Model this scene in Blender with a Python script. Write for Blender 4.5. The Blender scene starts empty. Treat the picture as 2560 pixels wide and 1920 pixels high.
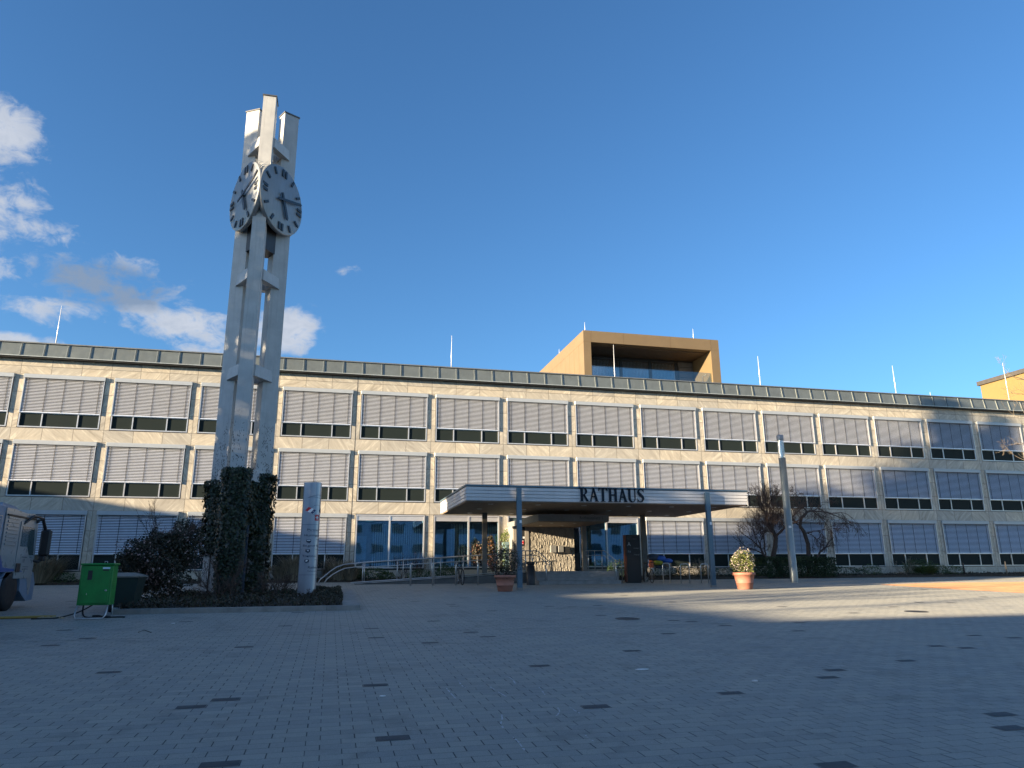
import bpy, math, random
import numpy as np
from mathutils import Vector, Matrix
R_ = math.radians
scn = bpy.context.scene
col = scn.collection

# ------------------------------------------------------------------ camera
F = 1809.4 / 2560.0
ROT = Matrix(((0.97138458, 0.23142605, -0.05342264), (-0.23742313, 0.93998334, -0.24507464), (-0.00650027, 0.2507455, 0.96803122)))
cam_d = bpy.data.cameras.new('camera')
cam_d.sensor_width = 36.0
cam_d.lens = 36.0 * F
cam_d.clip_end = 3000
cam = bpy.data.objects.new('camera', cam_d)
col.objects.link(cam)
right, fwd, up = ROT.col[0], ROT.col[1], ROT.col[2]
M = Matrix((right, up, -fwd)).transposed().to_4x4()
M.translation = (0, 0, 1.65)
cam.matrix_world = M
scn.camera = cam

def at(u, v, Y):
    """world point at depth Y (distance in front of the facade line) seen at photo pixel u, v"""
    d = ROT @ Vector(((u - 1280) / 1809.4, 1, -(v - 960) / 1809.4))
    d = d / d.y * Y
    return Vector((d.x, Y, d.z + 1.65))

# ------------------------------------------------------------------ world
SUN_AZ = -105.9
SUN_EL = 8.75
w = bpy.data.worlds.new("World")
scn.world = w
w.use_nodes = True
nt = w.node_tree
nt.nodes.clear()
class NT:
    def __init__(s, nt): s.nt = nt
    def n(s, typ, **k):
        nd = s.nt.nodes.new(typ)
        for a, b in k.items(): setattr(nd, a, b)
        return nd
    def l(s, a, b): s.nt.links.new(a, b)
    def put(s, sock, v):
        if hasattr(v, 'is_linked') or isinstance(v, bpy.types.NodeSocket): s.nt.links.new(v, sock)
        else: sock.default_value = v
    def m(s, op, a, b=None, c=None, clamp=False):
        nd = s.n('ShaderNodeMath', operation=op); nd.use_clamp = clamp
        s.put(nd.inputs[0], a)
        if b is not None: s.put(nd.inputs[1], b)
        if c is not None: s.put(nd.inputs[2], c)
        return nd.outputs[0]
    def mix(s, f, a, b, blend='MIX'):
        nd = s.n('ShaderNodeMix', data_type='RGBA', blend_type=blend)
        s.put(nd.inputs[0], f)
        for i, v in ((6, a), (7, b)):
            if isinstance(v, (tuple, list)): v = tuple(v)[:3] + (1,)
            s.put(nd.inputs[i], v)
        return nd.outputs[2]
    def ramp(s, f, stops):
        nd = s.n('ShaderNodeValToRGB'); cr = nd.color_ramp
        while len(cr.elements) < len(stops): cr.elements.new(0.5)
        for e, (p, c) in zip(cr.elements, stops):
            e.position = p; e.color = tuple(c)[:3] + (1,) if isinstance(c, (tuple, list)) else (c, c, c, 1)
        s.put(nd.inputs[0], f)
        return nd.outputs[0]
    def noise(s, vec, scale, detail=4, rough=0.55, dist=0.0):
        nd = s.n('ShaderNodeTexNoise')
        if vec is not None: s.put(nd.inputs['Vector'], vec)
        nd.inputs['Scale'].default_value = scale; nd.inputs['Detail'].default_value = detail
        nd.inputs['Roughness'].default_value = rough; nd.inputs['Distortion'].default_value = dist
        return nd.outputs['Fac']
W = NT(nt)
sky = W.n('ShaderNodeTexSky', sky_type='NISHITA')
sky.sun_disc = False
sky.sun_elevation = R_(SUN_EL)
sky.sun_rotation = R_(SUN_AZ)
sky.air_density = 1.0
sky.dust_density = 0.2
sky.ozone_density = 4.5
hs = W.n('ShaderNodeHueSaturation')
hs.inputs['Saturation'].default_value = 1.02
hs.inputs['Value'].default_value = 1.0
W.l(sky.outputs[0], hs.inputs['Color'])
bg_sky = W.n('ShaderNodeBackground'); W.l(hs.outputs[0], bg_sky.inputs[0]); bg_sky.inputs[1].default_value = 0.072
geo = W.n('ShaderNodeTexCoord')
sep = W.n('ShaderNodeSeparateXYZ'); W.l(geo.outputs['Generated'], sep.inputs[0])
az = W.m('MULTIPLY', W.m('ARCTAN2', sep.outputs[0], sep.outputs[1]), 180 / math.pi)
el = W.m('MULTIPLY', W.m('ARCSINE', sep.outputs[2]), 180 / math.pi)
cmb = W.n('ShaderNodeCombineXYZ'); W.l(az, cmb.inputs[0]); W.l(W.m('MULTIPLY', el, 1.5), cmb.inputs[1])
n1 = W.noise(cmb.outputs[0], 0.22, 8, 0.6, 0.25)
n2 = W.noise(cmb.outputs[0], 0.62, 9, 0.62, 0.5)
nz = W.m('ADD', W.m('MULTIPLY', W.m('SUBTRACT', n1, 0.5), 3.0), W.m('MULTIPLY', W.m('SUBTRACT', n2, 0.5), 2.6))
# seen clouds low in the west-north-west, last row added out of view: (azimuth, elevation, half width, half height, density, grey)
CL = [(-24.6, 27.7, 2.6, 1.9, 1.15, .0), (-24.5, 23.4, 2.6, 2.3, 1.0, .1), (-21.4, 22.3, 2.5, 0.8, .95, .0), (-19.1, 22.0, 1.0, .35, .5, 0),
      (-17.2, 19.6, 4.4, 1.7, .8, 1.0), (-15.4, 21.0, 1.6, .75, .95, .1), (-20.5, 17.2, 2.6, .9, .85, .3), (-15.0, 18.3, 1.9, .9, 1.15, 0),
      (-18.2, 17.6, 2.6, .7, .9, .1), (-12.0, 17.6, 3.8, 1.1, 1.2, .05), (-9.4, 16.6, 3.0, 1.3, 1.1, .1), (-4.2, 18.0, 2.7, 1.7, 1.4, .0), (-23.4, 14.9, 4.2, .65, 1.2, 0),
      (-24.4, 19.1, 2.2, .9, .5, .3), (0.2, 22.9, .6, .25, .2, 0),
      (-72, 24, 20, 7, 1.0, .0), (-128, 30, 24, 8, 1.0, .0), (165, 24, 14, 8, 1.0, 0), (100, 20, 18, 5, .9, 0)]  # this row: unseen clouds, added as soft fill light
dens = None; gre = None
for (a0, e0, ra, re, dn, g) in CL:
    dx = W.m('DIVIDE', W.m('SUBTRACT', az, a0), ra * 1.25)
    dy = W.m('DIVIDE', W.m('SUBTRACT', el, e0), re * 1.25)
    f = W.m('MULTIPLY', W.m('SUBTRACT', 1.0, W.m('ADD', W.m('MULTIPLY', dx, dx), W.m('MULTIPLY', dy, dy))), dn)
    f = W.m('MAXIMUM', f, -1.0)
    dens = f if dens is None else W.m('MAXIMUM', dens, f)
    if g > .5:
        gre = W.m('MULTIPLY', W.m('MAXIMUM', f, 0.0), 1.7)
mask = W.m('ADD', dens, nz)
mr = W.n('ShaderNodeMapRange', interpolation_type='SMOOTHSTEP')
W.l(mask, mr.inputs[0]); mr.inputs[1].default_value = 0.1; mr.inputs[2].default_value = 1.25
cover = W.m('MULTIPLY', mr.outputs[0], W.m('MINIMUM', W.m('MAXIMUM', W.m('ADD', W.m('MULTIPLY', dens, 2.0), 1.1), 0.0), 1.0), clamp=True)
under = W.m('MINIMUM', W.m('MAXIMUM', W.m('ADD', gre, W.m('MULTIPLY', W.m('SUBTRACT', n2, .45), 1.2)), 0.0), 1.0)
ccol = W.mix(under, (0.62, 0.66, 0.74), (0.25, 0.33, 0.46))
bg_c = W.n('ShaderNodeBackground'); W.l(ccol, bg_c.inputs[0]); 
near = W.n('ShaderNodeMapRange', interpolation_type='SMOOTHSTEP')     # clouds out of view are brightened to lift the facade's shade
W.l(W.m('ABSOLUTE', az), near.inputs[0]); near.inputs[1].default_value = 50; near.inputs[2].default_value = 105; near.inputs[3].default_value = 0.26; near.inputs[4].default_value = 1.0
W.l(near.outputs[0], bg_c.inputs[1])
ms = W.n('ShaderNodeMixShader'); W.l(W.m('MULTIPLY', cover, 0.9), ms.inputs[0]); W.l(bg_sky.outputs[0], ms.inputs[1]); W.l(bg_c.outputs[0], ms.inputs[2])
wo = W.n('ShaderNodeOutputWorld'); W.l(ms.outputs[0], wo.inputs[0])

# ------------------------------------------------------------------ sun
sd = bpy.data.lights.new('sun', 'SUN')
sd.energy = 5.0
sd.angle = R_(0.5)
sd.color = (1.0, 0.80, 0.54)
so = bpy.data.objects.new('sun', sd); col.objects.link(so)
sdir = Vector((math.sin(R_(SUN_AZ)) * math.cos(R_(SUN_EL)), math.cos(R_(SUN_AZ)) * math.cos(R_(SUN_EL)), math.sin(R_(SUN_EL))))
so.rotation_euler = (-sdir).to_track_quat('-Z', 'Y').to_euler()
so.location = sdir * 80

# ------------------------------------------------------------------ view
scn.view_settings.view_transform = 'Standard'
scn.view_settings.look = 'None'
scn.view_settings.exposure = 2.0
scn.view_settings.gamma = 1.0
scn.render.engine = 'CYCLES'

# ------------------------------------------------------------------ helpers
class MB:
    def __init__(s): s.v = []; s.f = []; s.mi = []; s.cur = 0; s.sm = []
    def add(s, vs, fs, smooth=False, T=None):
        b = len(s.v)
        if T is not None: vs = [T @ Vector(p) for p in vs]
        s.v += [tuple(p) for p in vs]
        for f in fs: s.f.append(tuple(i + b for i in f)); s.mi.append(s.cur); s.sm.append(smooth)
        return s
    def box(s, x0, x1, y0, y1, z0, z1, T=None):
        if x0 > x1: x0, x1 = x1, x0
        if y0 > y1: y0, y1 = y1, y0
        if z0 > z1: z0, z1 = z1, z0
        v = [(x0, y0, z0), (x1, y0, z0), (x1, y1, z0), (x0, y1, z0), (x0, y0, z1), (x1, y0, z1), (x1, y1, z1), (x0, y1, z1)]
        return s.add(v, [(0, 3, 2, 1), (4, 5, 6, 7), (0, 1, 5, 4), (1, 2, 6, 5), (2, 3, 7, 6), (3, 0, 4, 7)], T=T)
    def bbox(s, x0, x1, y0, y1, z0, z1, b=0.02, T=None):
        """box with chamfered edges"""
        vs = []
        def P(ix, iy, iz, ax):
            X = (x0, x1)[ix]; Y = (y0, y1)[iy]; Z = (z0, z1)[iz]
            sx, sy, sz = (1, -1)[ix], (1, -1)[iy], (1, -1)[iz]
            if ax != 0: X += sx * b
            if ax != 1: Y += sy * b
            if ax != 2: Z += sz * b
            return (X, Y, Z)
        idx = {}
        for ix in (0, 1):
            for iy in (0, 1):
                for iz in (0, 1):
                    for ax in (0, 1, 2):
                        idx[(ix, iy, iz, ax)] = len(vs); vs.append(P(ix, iy, iz, ax))
        fs = []
        I = idx
        for k in (0, 1):
            q = [I[(k, 0, 0, 0)], I[(k, 1, 0, 0)], I[(k, 1, 1, 0)], I[(k, 0, 1, 0)]]; fs.append(tuple(q if k else q[::-1]))
            q = [I[(0, k, 0, 1)], I[(1, k, 0, 1)], I[(1, k, 1, 1)], I[(0, k, 1, 1)]]; fs.append(tuple(q[::-1] if k else q))
            q = [I[(0, 0, k, 2)], I[(1, 0, k, 2)], I[(1, 1, k, 2)], I[(0, 1, k, 2)]]; fs.append(tuple(q if k else q[::-1]))
        for a in (0, 1):
            for c in (0, 1):
                fs.append((I[(a, c, 0, 0)], I[(a, c, 1, 0)], I[(a, c, 1, 1)], I[(a, c, 0, 1)]))
                fs.append((I[(a, 0, c, 0)], I[(a, 1, c, 0)], I[(a, 1, c, 2)], I[(a, 0, c, 2)]))
                fs.append((I[(0, a, c, 1)], I[(1, a, c, 1)], I[(1, a, c, 2)], I[(0, a, c, 2)]))
                for e in (0, 1):
                    fs.append((I[(a, c, e, 0)], I[(a, c, e, 1)], I[(a, c, e, 2)]))
        return s.add(vs, fs, T=T)
    def prism(s, pts, z0, z1, T=None, smooth=False):
        n = len(pts)
        v = [(p[0], p[1], z0) for p in pts] + [(p[0], p[1], z1) for p in pts]
        s.add(v, [tuple(range(n))[::-1], tuple(range(n, 2 * n))], T=T)
        return s.add(v, [(i, (i + 1) % n, n + (i + 1) % n, n + i) for i in range(n)], smooth, T=T)
    def path(s, pts, rad, n=6, caps=True, smooth=True):
        pts = [Vector(p) for p in pts]
        if not isinstance(rad, (list, tuple)): rad = [rad] * len(pts)
        ring = []
        d0 = (pts[1] - pts[0]).normalized()
        ref = Vector((0, 0, 1)) if abs(d0.z) < 0.9 else Vector((1, 0, 0))
        a = d0.cross(ref).normalized()
        b = len(s.v)
        for i, p in enumerate(pts):
            d = (pts[min(i + 1, len(pts) - 1)] - pts[max(i - 1, 0)])
            d = d.normalized() if d.length > 1e-9 else d0
            a = (a - d * a.dot(d)).normalized(); c = d.cross(a)
            for k in range(n):
                t = 2 * math.pi * k / n
                s.v.append(tuple(p + (a * math.cos(t) + c * math.sin(t)) * rad[i]))
        for i in range(len(pts) - 1):
            for k in range(n):
                k2 = (k + 1) % n
                s.f.append((b + i * n + k, b + i * n + k2, b + (i + 1) * n + k2, b + (i + 1) * n + k)); s.mi.append(s.cur); s.sm.append(smooth)
        if caps:
            e = b + (len(pts) - 1) * n
            s.f.append(tuple(b + k for k in range(n))[::-1]); s.mi.append(s.cur); s.sm.append(False)
            s.f.append(tuple(e + k for k in range(n))); s.mi.append(s.cur); s.sm.append(False)
        return s
    def lathe(s, prof, n=24, T=None, smooth=True, c=(0, 0)):
        vs = []
        for r, z in prof:
            for k in range(n):
                t = 2 * math.pi * k / n; vs.append((c[0] + r * math.cos(t), c[1] + r * math.sin(t), z))
        fs = [(i * n + k, i * n + (k + 1) % n, (i + 1) * n + (k + 1) % n, (i + 1) * n + k) for i in range(len(prof) - 1) for k in range(n)]
        s.add(vs, fs, smooth, T=T)
        b = len(prof) - 1
        return s.add([vs[k] for k in range(n)] + [vs[b * n + k] for k in range(n)], [tuple(range(n))[::-1], tuple(range(n, 2 * n))], T=T)
    def build(s, name, mats, parent=None, world=True):
        me = bpy.data.meshes.new(name)
        me.from_pydata(s.v, [], s.f)
        if not isinstance(mats, (list, tuple)): mats = [mats]
        for m in mats: me.materials.append(m)
        me.polygons.foreach_set('material_index', s.mi)
        me.polygons.foreach_set('use_smooth', s.sm)
        me.update()
        o = bpy.data.objects.new(name, me); col.objects.link(o)
        if parent is not None:
            o.parent = parent
            if world:
                off = Vector((0, 0, 0)); p = parent
                while p: off += p.location; p = p.parent
                o.location = -off
        return o

def tag(o, label=None, cat=None, group=None, kind=None):
    if label: o['label'] = label
    if cat: o['category'] = cat
    if group: o['group'] = group
    if kind: o['kind'] = kind
    return o
def empty(name, loc, label, cat, group=None, rz=0):
    o = bpy.data.objects.new(name, None); col.objects.link(o)
    o.location = loc; o.rotation_euler = (0, 0, rz); o.empty_display_size = 0.3
    return tag(o, label, cat, group)
def copy_tree(o, parent=None, loc=None, rz=None):
    c = o.copy(); col.objects.link(c)
    if parent is not None: c.parent = parent
    if loc is not None: c.location = loc
    if rz is not None: c.rotation_euler = (0, 0, rz)
    for ch in [k for k in bpy.data.objects if k.parent == o]: copy_tree(ch, c)
    return c
def flat(o, m=None): return o

def ground_z(y):
    y = max(-60.0, min(38.5, y))
    return 0.0305 * y

def mat(name, c, rough=0.6, metal=0.0, var=0.15, vs=3.0, bump=0.0, bs=40.0, spec=0.5, streak=0.0, coat=0.0):
    m = bpy.data.materials.new(name); m.use_nodes = True
    t = NT(m.node_tree); b = m.node_tree.nodes['Principled BSDF']
    tc = t.n('ShaderNodeTexCoord')
    n = t.noise(tc.outputs['Object'], vs, 6, 0.6)
    lo = tuple(x * (1 - var) for x in c); hi = tuple(min(1, x * (1 + var)) for x in c)
    cc = t.ramp(n, [(0.3, lo), (0.7, hi)])
    if streak:
        mp = t.n('ShaderNodeMapping'); mp.inputs['Scale'].default_value = (6, 6, 0.35); t.l(tc.outputs['Object'], mp.inputs[0])
        st = t.noise(mp.outputs[0], 2.2, 5, 0.65)
        cc = t.mix(t.m('MULTIPLY', t.ramp(st, [(0.5, 0.0), (0.75, 1.0)]), streak), cc, tuple(x * 0.45 for x in c))
    t.l(cc, b.inputs['Base Color'])
    b.inputs['Roughness'].default_value = rough
    b.inputs['Metallic'].default_value = metal
    b.inputs['Specular IOR Level'].default_value = spec
    if coat: b.inputs['Coat Weight'].default_value = coat
    rn = t.noise(tc.outputs['Object'], vs * 3, 3, 0.5)
    t.l(t.m('ADD', t.m('MULTIPLY', t.m('SUBTRACT', rn, 0.5), 0.25), rough, clamp=True), b.inputs['Roughness'])
    if bump:
        bn = t.n('ShaderNodeBump'); bn.inputs['Strength'].default_value = bump; bn.inputs['Distance'].default_value = 0.02
        t.l(t.noise(tc.outputs['Object'], bs, 6, 0.6), bn.inputs['Height']); t.l(bn.outputs[0], b.inputs['Normal'])
    return m

def leafmat(name, c1, c2, rough=0.5, trans=0.0):
    m = bpy.data.materials.new(name); m.use_nodes = True
    t = NT(m.node_tree); b = m.node_tree.nodes['Principled BSDF']
    g = t.n('ShaderNodeNewGeometry')
    cc = t.ramp(g.outputs['Random Per Island'], [(0.0, c1), (1.0, c2)])
    t.l(cc, b.inputs['Base Color']); b.inputs['Roughness'].default_value = rough
    b.inputs['Specular IOR Level'].default_value = 0.35
    return m

# ------------------------------------------------------------------ materials
def marble():
    m = bpy.data.materials.new('marble'); m.use_nodes = True
    t = NT(m.node_tree); b = m.node_tree.nodes['Principled BSDF']
    tc = t.n('ShaderNodeTexCoord'); s = t.n('ShaderNodeSeparateXYZ'); t.l(tc.outputs['Object'], s.inputs[0])
    X, Y, Z = s.outputs
    # slab rows by height (tops of the rows)
    rows = [1.776, 2.75, 3.73, 4.71, 5.36, 6.29, 7.22, 8.156, 8.786, 9.7, 10.62, 11.57, 11.98, 12.4]
    rid = None; dz = None
    for k, z in enumerate(rows):
        st = t.m('GREATER_THAN', Z, z); rid = st if rid is None else t.m('ADD', rid, st)
        d = t.m('ABSOLUTE', t.m('SUBTRACT', Z, z)); dz = d if dz is None else t.m('MINIMUM', dz, d)
    xs = t.m('DIVIDE', t.m('ADD', t.m('SUBTRACT', X, 1.0), 140.0), 1.4)
    cx = t.m('FLOOR', xs)
    fx = t.m('SUBTRACT', xs, cx)
    dx = t.m('MULTIPLY', t.m('MINIMUM', fx, t.m('SUBTRACT', 1.0, fx)), 1.4)
    idv = t.n('ShaderNodeCombineXYZ'); t.l(cx, idv.inputs[0]); t.l(rid, idv.inputs[1])
    wn = t.n('ShaderNodeTexWhiteNoise', noise_dimensions='3D'); t.l(idv.outputs[0], wn.inputs['Vector'])
    h = wn.outputs['Value']
    ws = t.n('ShaderNodeSeparateColor'); t.l(wn.outputs['Color'], ws.inputs[0])
    # vein direction: mirrored from slab to slab
    sgn = t.m('SUBTRACT', t.m('MULTIPLY', t.m('GREATER_THAN', h, 0.5), 2.0), 1.0)
    ang = t.m('MULTIPLY', sgn, t.m('ADD', 0.45, t.m('MULTIPLY', ws.outputs[1], 0.65)))
    ca, sa = t.m('COSINE', ang), t.m('SINE', ang)
    u = t.m('ADD', t.m('MULTIPLY', X, ca), t.m('MULTIPLY', Z, sa))
    v = t.m('SUBTRACT', t.m('MULTIPLY', Z, ca), t.m('MULTIPLY', X, sa))
    cv = t.n('ShaderNodeCombineXYZ'); t.l(t.m('MULTIPLY', u, 0.42), cv.inputs[0]); t.l(t.m('MULTIPLY', v, 2.6), cv.inputs[1]); t.l(t.m('MULTIPLY', ws.outputs[0], 50.0), cv.inputs[2])
    n = t.noise(cv.outputs[0], 1.6, 7, 0.62, 1.1)
    n2_ = t.noise(tc.outputs['Object'], 0.9, 4, 0.6)
    n3_ = t.noise(cv.outputs[0], 5.5, 6, 0.65, 0.6)
    vein = t.ramp(n, [(0.30, (0.34, 0.30, 0.235)), (0.44, (0.49, 0.445, 0.36)), (0.55, (0.535, 0.485, 0.39)), (0.62, (0.69, 0.64, 0.52)), (0.68, (0.535, 0.485, 0.39))])
    vein = t.mix(t.m('MULTIPLY', t.ramp(n3_, [(0.45, 0.0), (0.7, 1.0)]), 0.5), vein, (0.37, 0.33, 0.26))
    tint = t.mix(ws.outputs[2], (0.78, 0.80, 0.84), (0.98, 0.96, 0.93))
    cc = t.mix(1.0, vein, tint, 'MULTIPLY')
    cc = t.mix(t.m('MULTIPLY', t.ramp(n2_, [(0.45, 0.0), (0.75, 1.0)]), 0.3), cc, (0.35, 0.33, 0.29))
    mp = t.n('ShaderNodeMapping'); mp.inputs['Scale'].default_value = (5, 5, 0.4); t.l(tc.outputs['Object'], mp.inputs[0])
    st = t.noise(mp.outputs[0], 1.6, 5, 0.6)
    cc = t.mix(t.m('MULTIPLY', t.ramp(st, [(0.52, 0.0), (0.8, 1.0)]), 0.35), cc, (0.27, 0.25, 0.21))
    joint = t.m('MAXIMUM', t.m('LESS_THAN', dx, 0.013), t.m('LESS_THAN', dz, 0.013))
    cc = t.mix(t.m('MULTIPLY', joint, 0.75), cc, (0.10, 0.085, 0.07))
    t.l(cc, b.inputs['Base Color']); b.inputs['Roughness'].default_value = 0.42
    bn = t.n('ShaderNodeBump'); bn.inputs['Strength'].default_value = 0.25; bn.inputs['Distance'].default_value = 0.01
    t.l(t.m('ADD', t.m('SUBTRACT', t.m('MULTIPLY', n, 0.6), joint), t.m('MULTIPLY', n3_, 0.25)), bn.inputs['Height']); t.l(bn.outputs[0], b.inputs['Normal'])
    return m
MARBLE = marble()

def pavers():
    m = bpy.data.materials.new('pavers'); m.use_nodes = True
    t = NT(m.node_tree); b = m.node_tree.nodes['Principled BSDF']
    tc = t.n('ShaderNodeTexCoord'); s = t.n('ShaderNodeSeparateXYZ'); t.l(tc.outputs['Object'], s.inputs[0])
    X, Y, Z = s.outputs
    rs = t.m('DIVIDE', t.m('ADD', Y, 800.0), 0.165); row = t.m('FLOOR', rs); fy = t.m('SUBTRACT', rs, row)
    par = t.m('MODULO', row, 2.0)
    xs = t.m('DIVIDE', t.m('ADD', t.m('ADD', X, 900.0), t.m('MULTIPLY', par, 0.12)), 0.30); cx = t.m('FLOOR', xs); fx = t.m('SUBTRACT', xs, cx)
    dx = t.m('MULTIPLY', t.m('MINIMUM', fx, t.m('SUBTRACT', 1.0, fx)), 0.30)
    dy = t.m('MULTIPLY', t.m('MINIMUM', fy, t.m('SUBTRACT', 1.0, fy)), 0.165)
    iv = t.n('ShaderNodeCombineXYZ'); t.l(cx, iv.inputs[0]); t.l(row, iv.inputs[1])
    wn = t.n('ShaderNodeTexWhiteNoise', noise_dimensions='3D'); t.l(iv.outputs[0], wn.inputs['Vector'])
    sc = t.n('ShaderNodeSeparateColor'); t.l(wn.outputs['Color'], sc.inputs[0])
    g = t.noise(tc.outputs['Object'], 140, 3, 0.75)
    big = t.noise(tc.outputs['Object'], 0.33, 6, 0.62)
    mid = t.noise(tc.outputs['Object'], 2.3, 5, 0.65)
    base = t.mix(t.ramp(g, [(0.32, 0.0), (0.68, 1.0)]), (0.125, 0.13, 0.122), (0.335, 0.34, 0.315))
    tint = t.mix(sc.outputs[0], (0.86, 0.87, 0.89), (1.12, 1.08, 1.02))
    base = t.mix(1.0, base, tint, 'MULTIPLY')
    base = t.mix(t.m('MULTIPLY', t.ramp(big, [(0.35, 0.0), (0.7, 1.0)]), 0.45), base, (0.27, 0.265, 0.225))
    base = t.mix(t.m('MULTIPLY', t.ramp(mid, [(0.55, 0.0), (0.8, 1.0)]), 0.5), base, (0.10, 0.10, 0.095))
    stn = t.noise(tc.outputs['Object'], 0.75, 7, 0.7, 0.8)
    base = t.mix(t.m('MULTIPLY', t.ramp(stn, [(0.56, 0.0), (0.64, 1.0)]), 0.30), base, (0.07, 0.075, 0.07))
    base = t.mix(t.m('MULTIPLY', t.m('GREATER_THAN', sc.outputs[1], 0.93), 0.14), base, (0.33, 0.33, 0.30))
    base = t.mix(t.m('MULTIPLY', t.m('LESS_THAN', sc.outputs[1], 0.06), 0.16), base, (0.10, 0.105, 0.10))
    jw = t.m('ADD', 0.0022, t.m('MULTIPLY', sc.outputs[1], 0.0045))
    jn = t.noise(tc.outputs['Object'], 7, 3, 0.7)
    jy = t.m('MULTIPLY', t.m('LESS_THAN', dy, t.m('MULTIPLY', jw, 0.75)), t.m('ADD', 0.25, t.m('MULTIPLY', jn, 0.7)))
    jx = t.m('MULTIPLY', t.m('LESS_THAN', dx, jw), 1.0)
    j = t.m('MINIMUM', t.m('MAXIMUM', jx, jy), 1.0)
    cc = t.mix(j, base, (0.022, 0.024, 0.026))
    t.l(cc, b.inputs['Base Color'])
    b.inputs['Roughness'].default_value = 0.72
    b.inputs['Diffuse Roughness'].default_value = 0.48
    bn = t.n('ShaderNodeBump'); bn.inputs['Strength'].default_value = 0.6; bn.inputs['Distance'].default_value = 0.006
    hgt = t.m('ADD', t.m('MULTIPLY', g, 0.25), t.m('MULTIPLY', sc.outputs[2], 0.35))
    t.l(t.m('SUBTRACT', hgt, j), bn.inputs['Height']); t.l(bn.outputs[0], b.inputs['Normal'])
    return m
PAVE = pavers()
FRAME = mat('aluminium_frame', (0.62, 0.61, 0.60), 0.35, 0.6, 0.06)
BOXM = mat('blind_box_paint', (0.40, 0.43, 0.45), 0.4, 0.25, 0.06)
SLAT = mat('blind_slat', (0.85, 0.88, 0.93), 0.36, 0.55, 0.05)
DARK = mat('dark_gap', (0.018, 0.019, 0.02), 0.6, 0, 0.2)
SCREEN = mat('dark_screen_glass', (0.020, 0.027, 0.026), 0.5, 0, 0.05, 0.6, spec=0.06)
CORD_SHADE = mat('cord_and_shade', (0.045, 0.045, 0.05), 0.7)
ZINC = mat('zinc_panel', (0.155, 0.175, 0.168), 0.42, 0.35, 0.14, 1.6, streak=0.15)
ZINCE = mat('zinc_edge', (0.42, 0.45, 0.43), 0.4, 0.4)
ZINCD = mat('zinc_seam', (0.07, 0.085, 0.085), 0.5, 0.3)
ROOFM = mat('roof_membrane', (0.18, 0.18, 0.18), 0.85)
STEEL = mat('galvanised_steel', (0.50, 0.51, 0.51), 0.38, 0.75, 0.12, 8)
WHITE = mat('white_paint', (0.62, 0.62, 0.60), 0.55, 0, 0.08, 2.5, bump=0.1, streak=0.18)
DKHAND = mat('black_metal', (0.02, 0.022, 0.025), 0.4, 0.2)
GOLD = mat('gold_cladding', (0.175, 0.125, 0.066), 0.5, 0.0, 0.06, 0.8)
GOLD2 = mat('gold_render', (0.19, 0.130, 0.045), 0.6, 0.0, 0.05, 0.8)
BLUEG = mat('blue_grey_paint', (0.10, 0.165, 0.215), 0.4, 0.3, 0.1, 2, streak=0.2)
FASC = mat('canopy_board', (0.56, 0.56, 0.56), 0.5, 0.0, 0.08, 1.2, streak=0.12)
SOFF = mat('canopy_soffit', (0.20, 0.135, 0.085), 0.6, 0, 0.2, 2)
LETTER = mat('navy_letter', (0.006, 0.014, 0.024), 0.6, spec=.2)
BARK = mat('bark', (0.055, 0.04, 0.032), 0.9, 0, 0.3, 12, bump=0.5)
TWIG = mat('twig', (0.085, 0.055, 0.042), 0.85, 0, 0.3, 10)
TWIGL = mat('pale_twig', (0.26, 0.21, 0.15), 0.8, 0, 0.2, 10)
SOIL = mat('soil', (0.055, 0.042, 0.03), 0.95, 0, 0.5, 9, bump=0.9, bs=22)
CONC = mat('kerb_concrete', (0.235, 0.23, 0.21), 0.85, 0, 0.22, 3, bump=0.4, bs=60)
TERRA = mat('terracotta', (0.36, 0.15, 0.10), 0.7, 0, 0.12, 5, bump=0.15)
GREENP = mat('green_paint', (0.008, 0.20, 0.035), 0.45, 0, 0.22, 3.5, coat=0.1, streak=.3)
BINM = mat('dark_green_plastic', (0.012, 0.028, 0.024), 0.5)
RUBBER = mat('rubber', (0.014, 0.014, 0.015), 0.75)
TRUCKW = mat('truck_grey_white', (0.25, 0.27, 0.28), 0.3, 0, 0.06, 2, coat=0.3)
TRUCKB = mat('truck_blue', (0.03, 0.08, 0.26), 0.35, 0, 0.08)
TRUCKC = mat('container_pale_blue', (0.14, 0.22, 0.32), 0.45, 0, 0.08)
BLKPL = mat('black_plastic', (0.018, 0.018, 0.02), 0.5)
LGLASS = mat('tinted_window', (0.05, 0.08, 0.085), 0.06, 0, 0.05, spec=0.8)
ALU = mat('brushed_aluminium', (0.36, 0.38, 0.42), 0.34, 0.6, 0.05, 2)
INK = mat('ink', (0.04, 0.05, 0.08), 0.6)
RED = mat('red_print', (0.50, 0.02, 0.025), 0.5)
NAVY = mat('navy_print', (0.015, 0.025, 0.10), 0.5)
WPR = mat('white_print', (0.75, 0.75, 0.75), 0.5)
YEL = mat('yellow_print', (0.70, 0.45, 0.03), 0.5)
STONE2 = mat('pale_concrete', (0.27, 0.25, 0.22), 0.7, 0, 0.1, 2, bump=0.1)
STEPM = mat('step_stone', (0.24, 0.24, 0.235), 0.75, 0, 0.2, 3, bump=0.2)
TOTM = mat('anthracite_panel', (0.016, 0.014, 0.014), 0.45, 0.2)
TOTS = mat('rust_edge', (0.16, 0.045, 0.02), 0.6)
CURT = mat('curtain_slat', (0.75, 0.84, 0.82), 0.8, 0, 0.1)
ROOM = mat('dark_room', (0.16, 0.30, 0.42), 0.9)
ROOMF = mat('room_floor', (0.06, 0.05, 0.04), 0.8)
ROOMW = mat('room_wall', (0.35, 0.6, 0.75), 0.9)
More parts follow.
